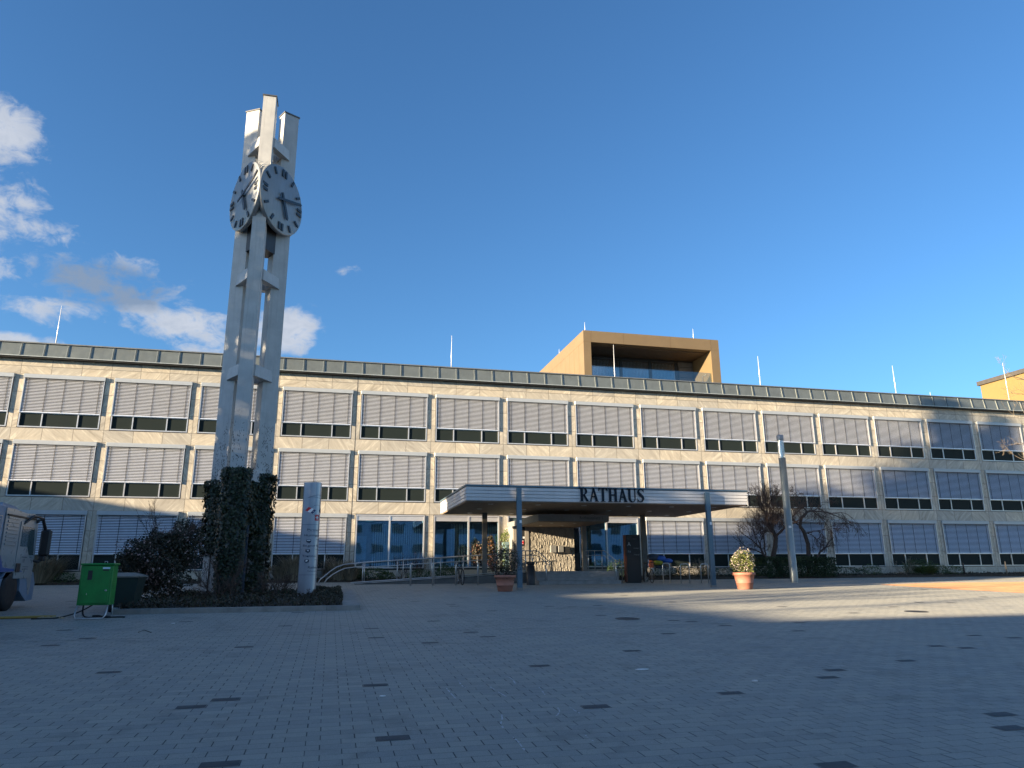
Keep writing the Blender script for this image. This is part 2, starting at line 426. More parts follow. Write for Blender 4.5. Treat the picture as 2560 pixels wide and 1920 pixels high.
GRAVEL = mat('orange_gravel', (0.50, 0.25, 0.12), 0.9, 0, 0.25, 1.5, bump=0.3, bs=60)
GRAVEL.node_tree.nodes['Principled BSDF'].inputs['Diffuse Roughness'].default_value = 0.4
def glassm():
    m = bpy.data.materials.new('window_glass'); m.use_nodes = True
    t = NT(m.node_tree); m.node_tree.nodes.clear()
    g = t.n('ShaderNodeBsdfGlossy'); g.inputs['Roughness'].default_value = 0.02; g.inputs['Color'].default_value = (.42, .72, .95, 1)
    tr = t.n('ShaderNodeBsdfTransparent'); tr.inputs['Color'].default_value = (0.80, 0.95, 1.0, 1)
    lw = t.n('ShaderNodeFresnel'); lw.inputs[0].default_value = 1.6
    tcn = t.n('ShaderNodeTexCoord'); bn = t.n('ShaderNodeBump'); bn.inputs['Strength'].default_value = 0.08; bn.inputs['Distance'].default_value = 0.05
    t.l(t.noise(tcn.outputs['Object'], 0.8, 2, .5), bn.inputs['Height']); t.l(bn.outputs[0], g.inputs['Normal'])
    mx = t.n('ShaderNodeMixShader'); t.l(t.m('ADD', lw.outputs[0], 0.30, clamp=True), mx.inputs[0]); t.l(tr.outputs[0], mx.inputs[1]); t.l(g.outputs[0], mx.inputs[2])
    o = t.n('ShaderNodeOutputMaterial'); t.l(mx.outputs[0], o.inputs[0])
    return m
GLASS = glassm()
def clearm(name, tint, fr):
    m = bpy.data.materials.new(name); m.use_nodes = True
    t = NT(m.node_tree); m.node_tree.nodes.clear()
    g = t.n('ShaderNodeBsdfGlossy'); g.inputs['Roughness'].default_value = 0.08
    tr = t.n('ShaderNodeBsdfTransparent'); tr.inputs['Color'].default_value = tint + (1,)
    mx = t.n('ShaderNodeMixShader'); mx.inputs[0].default_value = fr
    t.l(tr.outputs[0], mx.inputs[1]); t.l(g.outputs[0], mx.inputs[2])
    o = t.n('ShaderNodeOutputMaterial'); t.l(mx.outputs[0], o.inputs[0])
    return m
CLEAR = clearm('clear_lantern', (0.85, 0.86, 0.86), 0.25)
BALU = clearm('balustrade_glass', (0.75, 0.82, 0.85), 0.12)
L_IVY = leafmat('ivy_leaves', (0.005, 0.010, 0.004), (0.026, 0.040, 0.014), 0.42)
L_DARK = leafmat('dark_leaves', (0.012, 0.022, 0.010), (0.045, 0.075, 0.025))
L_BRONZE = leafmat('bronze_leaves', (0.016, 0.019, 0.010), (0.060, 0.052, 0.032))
L_BUD = leafmat('pink_buds', (0.20, 0.12, 0.11), (0.42, 0.30, 0.27))
L_OLIVE = leafmat('olive_leaves', (0.05, 0.06, 0.015), (0.17, 0.19, 0.05))
L_WHITE = leafmat('white_blossom', (0.22, 0.18, 0.15), (0.50, 0.44, 0.38))
L_LIME = leafmat('lime_leaves', (0.04, 0.07, 0.012), (0.15, 0.18, 0.035))
L_ORANGE = leafmat('orange_leaves', (0.12, 0.05, 0.02), (0.34, 0.16, 0.07))
L_PINK = leafmat('pink_leaves', (0.12, 0.06, 0.05), (0.36, 0.17, 0.14))
L_STRAW = leafmat('straw_blades', (0.11, 0.09, 0.06), (0.30, 0.26, 0.18))
L_LITTER = leafmat('leaf_litter', (0.018, 0.016, 0.010), (0.065, 0.05, 0.03))
L_GREEN = leafmat('mid_green_leaves', (0.02, 0.045, 0.012), (0.07, 0.12, 0.03))

def leaves(mb, c, r, n, size, rng, shell=0.5, lum=0.35, up_=0.0, asp=0.6):
    """n leaf faces in an uneven ellipsoid"""
    c = Vector(c)
    ph = [(rng.uniform(0, 6.3), rng.uniform(1.5, 4), rng.uniform(1.5, 4)) for _ in range(4)]
    for _ in range(n):
        while True:
            d = Vector((rng.gauss(0, 1), rng.gauss(0, 1), rng.gauss(0, 1)))
            if d.length > 1e-3: break
        d.normalize()
        bumpy = 1 + lum * sum(math.sin(a + d.x * b + d.z * k * 1.3 + d.y * k) for a, b, k in ph) / 3
        rr = (rng.random() ** (1 / 3.0)) * (1 - shell) + shell * rng.uniform(0.75, 1.05)
        p = c + Vector((d.x * r[0], d.y * r[1], d.z * r[2])) * rr * bumpy
        leaf(mb, p, size * rng.uniform(0.6, 1.35), rng, asp)
def leaf(mb, p, s, rng, asp=0.6, nrm=None):
    a = Vector((rng.gauss(0, 1), rng.gauss(0, 1), rng.gauss(0, 1)))
    if nrm is not None: a = a - nrm * a.dot(nrm) * 0.8
    if a.length < 1e-3: a = Vector((1, 0, 0))
    a.normalize()
    b = a.cross(Vector((rng.gauss(0, 1), rng.gauss(0, 1), rng.gauss(0, 1))) if nrm is None else nrm + 0.35 * Vector((rng.gauss(0, 1), rng.gauss(0, 1), rng.gauss(0, 1))))
    if b.length < 1e-3: b = Vector((0, 0, 1))
    b.normalize()
    p = Vector(p)
    q = a.cross(b) * s * 0.12
    mb.add([p - a * s * .5, p + b * s * asp * .5 + q, p + a * s * .5, p - b * s * asp * .5 + q], [(0, 1, 2, 3)])
def blades(mb, x0, x1, y0, y1, zf, n, h, wd, rng, lean=0.35):
    for _ in range(n):
        x = rng.uniform(x0, x1); y = rng.uniform(y0, y1); z = zf(x, y)
        hh = h * rng.uniform(0.5, 1.2); t = rng.uniform(0, 6.3); lx, ly = math.cos(t) * lean * hh * rng.random(), math.sin(t) * lean * hh * rng.random()
        wx, wy = math.cos(t + 1.57) * wd / 2, math.sin(t + 1.57) * wd / 2
        mb.add([(x - wx, y - wy, z), (x + wx, y + wy, z), (x + lx * .4 + wx * .7, y + ly * .4 + wy * .7, z + hh * .6), (x + lx * .4 - wx * .7, y + ly * .4 - wy * .7, z + hh * .6), (x + lx, y + ly, z + hh)], [(0, 1, 2, 3), (3, 2, 4)])
def branch(mb, p, d, L, r, depth, rng, spread=0.6, grav=0.0, twist=0.3, nsub=(2, 4), shrink=0.68, minr=0.004, upb=0.15):
    p = Vector(p); d = Vector(d).normalized()
    pts = [p.copy()]; seg = max(2, int(4 if depth > 1 else 3)); q = p.copy(); dd = d.copy()
    for i in range(seg):
        dd = (dd + Vector((rng.gauss(0, 1), rng.gauss(0, 1), rng.gauss(0, 1))) * twist * 0.35 + Vector((0, 0, upb * 0.3 - grav * 0.3))).normalized()
        q = q + dd * L / seg; pts.append(q.copy())
    r1 = r * 0.62
    rad = [max(minr, r + (r1 - r) * i / seg) for i in range(seg + 1)]
    mb.path(pts, rad, 6 if r > 0.03 else (4 if r > 0.012 else 3), caps=False)
    if depth <= 0: return
    for _ in range(rng.randint(*nsub)):
        k = rng.randint(1, seg); a = Vector((rng.gauss(0, 1), rng.gauss(0, 1), rng.gauss(0, 1))).normalized()
        nd = (dd + a * spread * rng.uniform(0.7, 1.5)).normalized()
        branch(mb, pts[k], nd, L * shrink * rng.uniform(0.7, 1.2), rad[k] * 0.66, depth - 1, rng, spread, grav, twist, nsub, shrink, minr, upb)
    branch(mb, pts[-1], dd, L * shrink, r1, depth - 1, rng, spread, grav, twist, nsub, shrink, minr, upb)

def text_mb(mb, body, origin, xd, yd, size, thick=0.004, align='LEFT', curve=None):
    """letters as raised geometry, laid along xd (reading) and yd (up)"""
    cu = bpy.data.curves.new('txt', 'FONT'); cu.body = body; cu.size = size; cu.align_x = align; cu.resolution_u = 2
    o = bpy.data.objects.new('txt', cu); col.objects.link(o)
    dg = bpy.context.evaluated_depsgraph_get()
    me = bpy.data.meshes.new_from_object(o.evaluated_get(dg))
    xd = Vector(xd).normalized(); yd = Vector(yd).normalized(); nd = xd.cross(yd)
    vs = []
    for v in me.vertices:
        if curve: vs.append(curve(v.co.x, v.co.y))
        else: vs.append(Vector(origin) + xd * v.co.x + yd * v.co.y + nd * thick)
    mb.add(vs, [tuple(p.vertices) for p in me.polygons])
    bpy.data.objects.remove(o); bpy.data.curves.remove(cu); bpy.data.meshes.remove(me)

# ------------------------------------------------------------------ ground
gm = MB()
ys = [-500, -60, -30, 0, 20, 38.5, 38.6, 700]
xs_ = [-600, -100, -30, 0, 30, 100, 600]
for y in ys:
    for x in xs_: gm.v.append((x, y, ground_z(y)))
nx = len(xs_)
for j in range(len(ys) - 1):
    for i in range(nx - 1):
        gm.f.append((j * nx + i, j * nx + i + 1, (j + 1) * nx + i + 1, (j + 1) * nx + i)); gm.mi.append(0); gm.sm.append(False)
tag(gm.build('ground', PAVE), kind='structure')
def gquad(mb, pts, lift):
    mb.add([(x, y, ground_z(y) + lift) for x, y in pts], [tuple(range(len(pts)))])
DPAVE = mat('dark_paver', (0.040, 0.044, 0.047), 0.7, 0, 0.2, 6, bump=0.2, bs=90)
dp = MB()
DP = [(-1.23, 8.85), (-.93, 9.19), (.58, 7.03), (.71, 9.72), (-2.72, 11.63), (-1.22, 13.78), (-4.65, 14.91), (1.82, 13.64), (-.81, 6.55), (-.81, 17.27), (-4.47, 15.83), (.89, 16.38), (1, 14.72), (2.56, 17.58), (3.03, 14.31), (2.82, 15.17), (-5.22, 17.42),
      (2.83, 7.95), (4.58, 8.19), (6.42, 8.95), (7.06, 9.33), (8.41, 9.9), (10.2, 11.25), (6.23, 6.18), (6.82, 6.56), (3.79, 5.49), (3.02, 10.69), (4.87, 11.84), (10.77, 10.84), (12.28, 12.31), (12.61, 11.96), (6.71, 14.04), (7.87, 16.51), (8.19, 16.2), (9.56, 13.79), (8.6, 15.25), (10.49, 15.28), (13.6, 17.3), (6.94, 20.93), (6.89, 18.11), (15.46, 17.3), (6.33, 21.34)]
rg = random.Random(5)
for _ in range(46): DP.append((rg.uniform(-8, 26), rg.uniform(18, 31)))
for (x, y) in DP:
    r = math.floor((y + 800) / 0.165); off = (r % 2) * 0.12
    c = math.floor((x + 900 + off) / 0.30)
    x0 = c * 0.30 - 900 - off; y0 = r * 0.165 - 800
    if -5.6 < x < 1.2 and 21 < y < 30: continue
    gquad(dp, [(x0 + .006, y0 + .004), (x0 + .294, y0 + .004), (x0 + .294, y0 + .161), (x0 + .006, y0 + .161)], 0.004)
tag(dp.build('pavement_dark_stones', DPAVE), kind='structure')
js = MB()
rr = random.Random(2)
x = -14.0
while x < 30:
    y = 15.56 + rr.choice([0, 0, 0, .0]) + 0.0005 * x
    gquad(js, [(x, y), (x + 2.6, y), (x + 2.6, y + .022), (x, y + .022)], 0.005); x += 2.9
tag(js.build('pavement_joint', mat('joint_dark', (0.03, 0.032, 0.034), 0.9)), kind='structure')
# round manhole covers
for (u, v, yy, rad) in ((1569, 1547, 0, .3), (2291, 1529, 0, .3)):
    d = ROT @ Vector(((u - 1280) / 1809.4, 1, -(v - 960) / 1809.4)); t_ = -1.65 / (d.z - .0305 * d.y); p = d * t_
    mc = MB(); mc.lathe([(rad, 0.0), (rad, 0.006), (rad - .03, 0.008), (rad - .03, .005), (0.02, .005)], 28)
    o = mc.build('manhole_cover', mat('cast_iron', (0.045, 0.045, 0.045), 0.6, 0.5, 0.2, 20))
    o.location = (p.x, p.y, ground_z(p.y)); o.rotation_euler = (math.atan(.0305), 0, 0)
    tag(o, 'round dark manhole cover in the middle of the shaded paving' if u < 2000 else 'round dark manhole cover at the edge of the sunlit strip, far right', 'manhole cover')
# gravel patch at the right
gv = MB()
def gp(u, v):
    d = ROT @ Vector(((u - 1280) / 1809.4, 1, -(v - 960) / 1809.4)); t_ = -1.65 / (d.z - .0305 * d.y); p = d * t_
    return (p.x, p.y)
gquad(gv, [gp(2200, 1462), gp(2360, 1472), gp(2580, 1484), gp(2900, 1484), gp(2900, 1452), gp(2560, 1455), gp(2350, 1457)], 0.006)
tag(gv.build('gravel_path', GRAVEL), kind='structure')
# planting strip at the foot of the building
pb = MB()
rngs = random.Random(8)
def strip(x0, x1, y0, y1, zt):
    n = int((x1 - x0) / 0.6)
    for i in range(n):
        a, b = x0 + (x1 - x0) * i / n, x0 + (x1 - x0) * (i + 1) / n
        pb.box(a, b, y0, y1, 1.0, zt)
pb.box(-32, 9.3, 38.95, 40.36, 1.0, 1.30); pb.box(14.2, 62, 37.9, 40.36, 1.0, 1.29)
tag(pb.build('planting_soil', SOIL), kind='structure')

# ------------------------------------------------------------------ town hall
HALL = empty('town_hall_building', (16, 41, 1.17), 'long three storey town hall clad in veined marble with rows of lowered blinds', 'building')
YF = 40.4
X1 = -15.583
def wx(n): return X1 + 4.2 * (n - 1)
WW = 3.765
N0, N1 = -2, 19
ROWS = {1: (8.786, 11.55), 2: (5.36, 8.156), 3: (1.776, 4.71)}
XL, XR = -30.0, 62.0
OPEN5, OPEN8 = (5, 6), (8,)
wl = MB()
bands = [(1.0, 1.776), (4.71, 5.36), (8.156, 8.786), (11.55, 12.34)]
for z0, z1 in bands:
    if z0 < 1.5:
        wl.box(XL, 9.2, YF, YF + .55, z0, z1); wl.box(14.1, XR, YF, YF + .55, z0, z1)
    else:
        wl.box(XL, XR, YF, YF + .55, z0, z1)
for rw, (z0, z1) in ROWS.items():
    prev = XL
    for n in range(N0, N1 + 1):
        a = wx(n)
        if rw == 3 and n == 7:
            wl.box(prev, a, YF, YF + .55, z0, z1); prev = a + WW; continue
        wl.box(prev, a, YF, YF + .55, z0, z1); prev = a + WW
    wl.box(prev, XR, YF, YF + .55, z0, z1)
wl.build('wall', MARBLE, HALL)
# expansion joint line between bays 4 and 5
ej = MB(); ej.box(0.985, 1.01, YF - .006, YF - .002, 1.2, 12.33); ej.build('expansion_joint', DARK, HALL)
body = MB(); body.box(XL, 0.9, YF + .56, 60, 1.0, 12.9); body.box(17.9, XR, YF + .56, 60, 1.0, 12.9); body.box(0.9, 17.9, 44.5, 60, 1.0, 12.9); body.box(.9, 17.9, YF + .56, 44.5, 5.0, 12.9)
body.build('rear_wall', STONE2, HALL)
rf = MB()
rf.add([(XL, 40.06, 12.42), (XR, 40.06, 12.42), (XR, 40.17, 13.12), (XL, 40.17, 13.12), (XL, 40.9, 12.42), (XR, 40.9, 12.42), (XR, 40.9, 13.12), (XL, 40.9, 13.12)], [(0, 1, 2, 3), (5, 4, 7, 6), (4, 5, 1, 0), (4, 0, 3, 7), (1, 5, 6, 2), (3, 2, 6, 7)])
fas = rf.build('roof_fascia', ZINC, HALL)
sm = MB()
x = XL + .3; k = 0
while x < XR:
    for (dx, mi, pr) in ((0, 1, .035), (.045, 0, .02), (1.03, 0, .02)):
        sm.cur = mi; wd = .04 if mi else .016
        sm.add([(x + dx, 40.06 - pr, 12.44), (x + dx + wd, 40.06 - pr, 12.44), (x + dx + wd, 40.17 - pr, 13.1), (x + dx, 40.17 - pr, 13.1), (x + dx, 40.07, 12.44), (x + dx + wd, 40.07, 12.44), (x + dx + wd, 40.18, 13.1), (x + dx, 40.18, 13.1)], [(0, 1, 2, 3), (4, 0, 3, 7), (1, 5, 6, 2), (5, 4, 7, 6)])
    x += 1.05 * 1.016
sm.cur = 0
sm.box(XL, XR, 40.035, 40.058, 12.40, 12.44)
sm.build('seam', [ZINCE, ZINCD], HALL)
cp = MB(); cp.box(XL, XR, 40.10, 40.95, 13.123, 13.18); cp.build('roof_edge_cap', mat('edge_cap', (.20, .21, .21), .45, .5), HALL)
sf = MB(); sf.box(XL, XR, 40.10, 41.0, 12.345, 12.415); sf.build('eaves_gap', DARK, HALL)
ro = MB(); ro.box(XL, XR, 40.95, 60, 12.91, 13.0); ro.build('roof', ROOFM, HALL)

def make_window(h):
    """window of width WW, height h; origin at lower left of opening, on the wall plane"""
    fr = MB()
    w_ = WW
    g = .035; t = .055
    fr.cur = 1; fr.box(0, w_, .14, .17, 0, h)              # dark backing behind the joint
    fr.cur = 0
    fr.box(g, g + t, -.012, .12, g, h - .05); fr.box(w_ - g - t, w_ - g, -.012, .12, g, h - .05)
    fr.box(g + t, w_ - g - t, -.012, .12, g, g + t)
    zb = h * .28
    fr.box(g + t, w_ - g - t, .03, .12, zb - .03, zb + .03)
    for f in (.285, .72): fr.box(w_ * f - .028, w_ * f + .028, .0, .12, g + t, zb - .03)
    win = fr.build('window', [FRAME, DARK])
    gl = MB(); 
    e = g + t
    for a, b in ((e, w_ * .285 - .03), (w_ * .285 + .03, w_ * .72 - .03), (w_ * .72 + .03, w_ - e)):
        gl.box(a, b, .05, .07, e, zb - .03)
    pane = gl.build('pane', SCREEN, win, world=False)
    bl = MB()
    top = h - .2
    n = int((top - zb) / .0765)
    for i in range(n):
        z = zb + .04 + i * (top - zb - .04) / n
        c = .0
        bl.add([(e, -.052, z), (w_ - e, -.052, z), (w_ - e, -.036, z + .030), (e, -.036, z + .030), (w_ - e, -.010, z + .047), (e, -.010, z + .047)], [(0, 1, 2, 3), (3, 2, 4, 5)], smooth=True)
    bl.box(e - .01, w_ - e + .01, -.06, -.02, zb, zb + .035)
    bl.cur = 1
    for f in (.065, .285, .505, .725, .935): bl.box(w_ * f - .011, w_ * f + .011, -.060, -.0535, zb + .036, top)
    bl.box(e, w_ - e, -.075, .0, top - .035, top)  # dark strip standing in for the shade under the blind box
    bl.cur = 2
    for a in (g - .005, w_ - g - .035): bl.box(a, a + .04, -.07, -.013, zb - .02, top)
    blind = bl.build('blind', [SLAT, CORD_SHADE, FRAME], win, world=False)
    bx = MB(); bx.bbox(.0, w_, -.115, .10, h - .205, h, .006)
    bx.build('blind_box', BOXM, win, world=False)
    return win
protos = {1: make_window(2.764), 2: make_window(2.796), 3: make_window(2.934)}
used = set()
def put_window(rw, n):
    p = protos[rw]; z0 = ROWS[rw][0]
    loc = Vector((wx(n), YF, z0)) - HALL.location
    if rw not in used:
        used.add(rw); p.parent = HALL; p.location = loc
    else: copy_tree(p, HALL, loc)
for rw in (1, 2, 3):
    for n in range(-1, 18):
        if rw == 3 and n in (5, 6, 7, 8): continue
        put_window(rw, n)
# large ground floor windows
def big_window(xa, xb, curtains, mull):
    z0, z1 = 1.85, 4.71
    f = MB(); t = .07
    f.box(xa + .03, xa + .03 + t, 40.34, 40.5, z0, z1 - .03); f.box(xb - .03 - t, xb - .03, 40.34, 40.5, z0, z1 - .03)
    f.box(xa + .1, xb - .1, 40.34, 40.5, z1 - .1, z1 - .03); f.box(xa + .1, xb - .1, 40.34, 40.5, z0, z0 + .07)
    f.box(xa + .1, xb - .1, 40.36, 40.5, z1 - .33, z1 - .12)
    f.box(xa + .13, xb - .13, 40.345, 40.36, z1 - .345, z1 - .325)
    for m_ in mull: f.box(m_ - .04, m_ + .04, 40.335, 40.5, z0 + .07, z1 - .1)
    f.cur = 1; f.box(xa, xa + .03, 40.42, 40.5, z0 - .07, z1); f.box(xb - .03, xb, 40.42, 40.5, z0 - .07, z1); f.box(xa + .03, xb - .03, 40.42, 40.5, 1.777, z0)
    win = f.build('window', [FRAME, DARK], HALL)
    g = MB(); g.box(xa + .1, xb - .1, 40.44, 40.455, z0 + .07, z1 - .33); g.build('pane', GLASS, win)
    cb = MB()
    for (a, b, stepc, zt) in curtains:
        x = a
        while x < b:
            cb.add([(x, 40.95, z0 + .1), (x + stepc * .62, 41.02, z0 + .1), (x + stepc * .62, 41.02, zt), (x, 40.95, zt)], [(0, 1, 2, 3)]); x += stepc
    if cb.v: cb.build('curtain', CURT, win)
    return win
big_window(wx(5), wx(5) + WW, [(2.2, 4.9, .12, 4.2)], [3.05])
big_window(wx(6), wx(6) + WW, [(6.5, 7.8, .15, 4.25), (8.4, 9.1, .12, 4.25)], [7.4])
big_window(wx(8), wx(8) + WW, [(15.6, 17.4, .10, 4.35)], [15.55])
rm = MB()
rm.cur = 0
rm.box(.95, 9.4, 44.3, 44.4, 1.4, 5.0); rm.box(.91, .95, YF + .56, 44.4, 1.4, 5.0); rm.box(13.6, 17.85, 44.3, 44.4, 1.4, 5.0); rm.box(17.8, 17.85, YF + .56, 44.3, 1.4, 5)
rm.cur = 1; rm.box(.95, 17.8, YF + .56, 44.3, 1.40, 1.62)
rm.cur = 2
rm.box(1.3, 1.9, 41.6, 43.8, 1.62, 3.6); rm.box(2.6, 4.6, 43.2, 44.0, 1.62, 3.2); rm.box(5.6, 6.2, 42.0, 43.8, 1.62, 3.7); rm.box(14.6, 15.5, 43, 44, 1.62, 4.0); rm.box(8.0, 9.0, 43, 44, 1.62, 3.0)
rm.cur = 3
for xx in (1.6, 3.2, 6.9, 14.9, 16.4): rm.box(xx, xx + 1.1, 41.4, 42.0, 1.62, 2.32)
rm.build('interior', [ROOM, ROOMF, ROOMW, mat('desk', (.12, .08, .05), .6)], HALL)

# lightning rods on the roof
def rod(x, y, z0, h, label, r=.022):
    m = MB(); m.path([(0, 0, 0), (0, 0, h * .55), (0, 0, h)], [r * 1.3, r, r * .6], 6); m.cur = 1; m.box(-.09, .09, -.09, .09, 0, .05)
    o = m.build('lightning_rod', [mat_rod, CONC]); o.location = (x, y, z0)
    tag(o, label, 'lightning rod', 'lightning rods on the flat roofs')
mat_rod = mat('bright_aluminium', (0.80, 0.80, 0.78), 0.35, 0.3)
rod(-14.7, 41.2, 13.0, 2.6, 'thin rod on the roof at the far left under the clouds')
rod(6.42, 41.2, 13.0, 2.45, 'thin rod on the roof right of the clock tower')
rod(18.2, 44.6, 13.0, 3.75, 'thin rod standing on the roof in front of the gold penthouse')
rod(27.1, 41.2, 13.0, 2.5, 'thin rod on the roof just right of the gold penthouse')
rod(37.7, 41.2, 13.0, 2.5, 'thin rod on the roof between penthouse and gold building')
rod(43.8, 44.5, 13.0, 1.7, 'short thin rod on the roof left of the gold building')
rod(47.4, 41.2, 13.0, 3.3, 'thin rod on the roof standing in front of the gold building')
rod(28.2, 50, 13.0, 1.35, 'shortest rod on the roof beside the penthouse base')

# ------------------------------------------------------------------ gold penthouse behind
PH = empty('penthouse', (24.6, 56, 13.0), 'gold clad rooftop penthouse with a deep glazed loggia', 'building')
px0, px1, pz0, pz1, py0, py1 = 18.69, 30.61, 13.0, 20.3, 52.0, 72.0
g = MB()
g.box(px0, px0 + .62, py0, py1, pz0, pz1 - .95); g.box(px1 - .75, px1, py0, py1, pz0, pz1 - .95)
g.box(px0, px1, py0, py1, pz1 - .945, pz1)
g.box(px0 + .62, px1 - .75, 55.6, py1, pz0, pz1 - .95)
g.box(px0 + .62, px1 - .75, py0 + .3, 55.6, pz0, 16.35)
g.build('shell', GOLD, PH)
gj = MB()
for xx in (px0 + .62, 22.1, 26.2, px1 - .75): gj.box(xx, xx + .02, py0 - .006, py0 - .002, pz1 - .94, pz1 - .01)
gj.box(px0 - .006, px0 - .002, py0, py1, pz1 - .965, pz1 - .935)
gj.box(px0, px1, py0 - .008, py0 - .004, pz1 - .955, pz1 - .94)
for yy in np.arange(53.2, 72, 1.2): gj.box(px0 - .006, px0 - .002, yy, yy + .015, pz0, pz1 - .97)
gj.build('cladding_joint', mat('gold_joint', (.16, .10, .045), .6), PH)
g = MB(); g.box(px0 + .63, px1 - .76, py0 + .15, py0 + .29, 16.05, 16.5); g.build('loggia_kerb', DKHAND, PH)
g = MB(); g.box(px0 + .63, px1 - .76, py0 + .7, 55.5, pz1 - 1.02, pz1 - .953); g.build('loggia_ceiling', mat('bronze_ceiling', (.10, .07, .045), .6), PH)
wn = MB()
for xx in (19.35, 20.35, 23.05, 25.75, 28.2): wn.box(xx, xx + .22, 55.25, 55.45, 16.36, 19.3)
wn.box(19.32, 29.8, 55.2, 55.5, 19.1, 19.33); wn.box(19.32, 29.8, 55.2, 55.5, 16.36, 16.5)
pw = wn.build('window', DKHAND, PH)
g = MB(); g.box(19.4, 28.3, 55.33, 55.36, 16.5, 19.1); g.build('pane', clearm('penthouse_glass', (.7, .8, .85), .32), pw)
g = MB(); 
x = 20.7
while x < 28.1:
    if not (22.2 < x < 23.0): g.add([(x, 55.50, 16.5), (x + .09, 55.58, 16.5), (x + .09, 55.58, 19.0), (x, 55.50, 19.0)], [(0, 1, 2, 3)])
    x += .13
g.build('curtain', mat('pale_curtain', (.8, .82, .8), .9), pw)
g = MB()
for k in range(6): g.box(28.45, 29.8, 55.18 - .01 * (k % 2), 55.25, 16.42 + k * .46, 16.84 + k * .46)
g.build('wall_cladding', mat('grey_cladding', (.10, .10, .105), .5), PH)
g = MB(); g.box(px0 + .63, px1 - .76, py0 + .2, py0 + .215, 16.5, 17.45); g.build('balustrade', BALU, PH)
g = MB(); g.path([(29.75, 53.5, 16.4), (29.75, 53.5, 17.5), (29.75, 52.9, 17.5)], .02, 6); g.build('handrail', STEEL, PH)
for (x, y, h, z, lab) in ((19.2, 53, 1.05, 20.3, 'tiny rod on the left front corner of the gold penthouse'), (28.9, 53, 1.2, 20.3, 'tiny rod on the right of the penthouse roof'), (19.2, 60, .9, 20.3, 'tiny rod along the receding left edge of the penthouse roof'), (18.95, 70, 1.2, 19.8, 'tiny rod at the far back corner of the penthouse')): rod(x, y, z, h, lab, .02)

GB = empty('gold_building', (68, 50, 1.2), 'plain golden rendered building rising behind the roof at the far right', 'building')
g = MB(); g.box(62.3, 80, 40.0 + 8, 57.0, 1.2, 19.35); g.build('wall', GOLD2, GB)
g = MB(); g.box(62.1, 80.2, 47.8, 57.2, 19.35, 19.75); g.build('roof', mat('grey_roof_edge', (.055, .05, .045), .6), GB)

# ------------------------------------------------------------------ clock tower
TX, TY = -3.249, 27.3
TZ = ground_z(TY)
TW = empty('clock_tower', (TX, TY, TZ), 'tall white three legged clock tower with round clock faces', 'clock tower')
TH0 = R_(-90.75); RT, WT, WR = 0.741, 0.475, 0.608
def tw_pt(a, r, t): return (TX + math.cos(a) * r - math.sin(a) * t, TY + math.sin(a) * r + math.cos(a) * t)
WHITET = bpy.data.materials.new('tower_white')
def towermat():
    m = WHITET; m.use_nodes = True
    t = NT(m.node_tree); b = m.node_tree.nodes['Principled BSDF']
    tc = t.n('ShaderNodeTexCoord'); s = t.n('ShaderNodeSeparateXYZ'); t.l(tc.outputs['Object'], s.inputs[0])
    n = t.noise(tc.outputs['Object'], 2.0, 6, .6)
    cc = t.ramp(n, [(.3, (.36, .365, .36)), (.7, (.47, .47, .455))])
    mp = t.n('ShaderNodeMapping'); mp.inputs['Scale'].default_value = (7, 7, .3); t.l(tc.outputs['Object'], mp.inputs[0])
    st = t.noise(mp.outputs[0], 1.8, 5, .65)
    cc = t.mix(t.m('MULTIPLY', t.ramp(st, [(.52, 0), (.8, 1)]), .45), cc, (.19, .19, .18))
    # traces left by ivy roots, only low on the legs
    vn = t.n('ShaderNodeTexVoronoi', feature='F1'); vn.inputs['Scale'].default_value = 24
    mp2 = t.n('ShaderNodeMapping'); mp2.inputs['Scale'].default_value = (1.2, 1.2, .45); t.l(tc.outputs['Object'], mp2.inputs[0]); t.l(mp2.outputs[0], vn.inputs['Vector'])
    n5 = t.noise(mp2.outputs[0], 3.0, 5, .7, 1.5)
    dots = t.m('MULTIPLY', t.m('LESS_THAN', vn.outputs['Distance'], .40), t.m('GREATER_THAN', n5, .50))
    low = t.m('SUBTRACT', 1.0, t.m('DIVIDE', t.m('SUBTRACT', s.outputs[2], 5.0), 2.6), clamp=True)
    low = t.m('MULTIPLY', low, t.m('GREATER_THAN', t.m('ADD', low, t.m('MULTIPLY', t.m('SUBTRACT', n5, .5), 3.0)), .45))
    cc = t.mix(t.m('MULTIPLY', dots, t.m('MINIMUM', t.m('MULTIPLY', low, 1.6), .9)), cc, (.035, .035, .035))
    t.l(cc, b.inputs['Base Color']); b.inputs['Roughness'].default_value = .5
    bn = t.n('ShaderNodeBump'); bn.inputs['Strength'].default_value = .08; t.l(t.noise(tc.outputs['Object'], 25, 5, .6), bn.inputs['Height']); t.l(bn.outputs[0], b.inputs['Normal'])
towermat()
TOPS = (19.82, 19.88, 19.86)
for k in range(3):
    a = TH0 + k * 2 * math.pi / 3
    P4 = [tw_pt(a, RT + sr * WR / 2, st * WT / 2) for sr, st in ((1, 1), (-1, 1), (-1, -1), (1, -1))]
    m = MB(); m.prism(P4, TZ - .1, TOPS[k]); cl = m.build('column', WHITET, TW)
    P5 = [tw_pt(a, RT + sr * (WR / 2 + .035), st * (WT / 2 + .035)) for sr, st in ((1, 1), (-1, 1), (-1, -1), (1, -1))]
    m = MB(); m.prism(P5, TOPS[k] + .002, TOPS[k] + .05); m.build('cap', mat('cap_metal', (.12, .12, .12), .5, .5), cl)
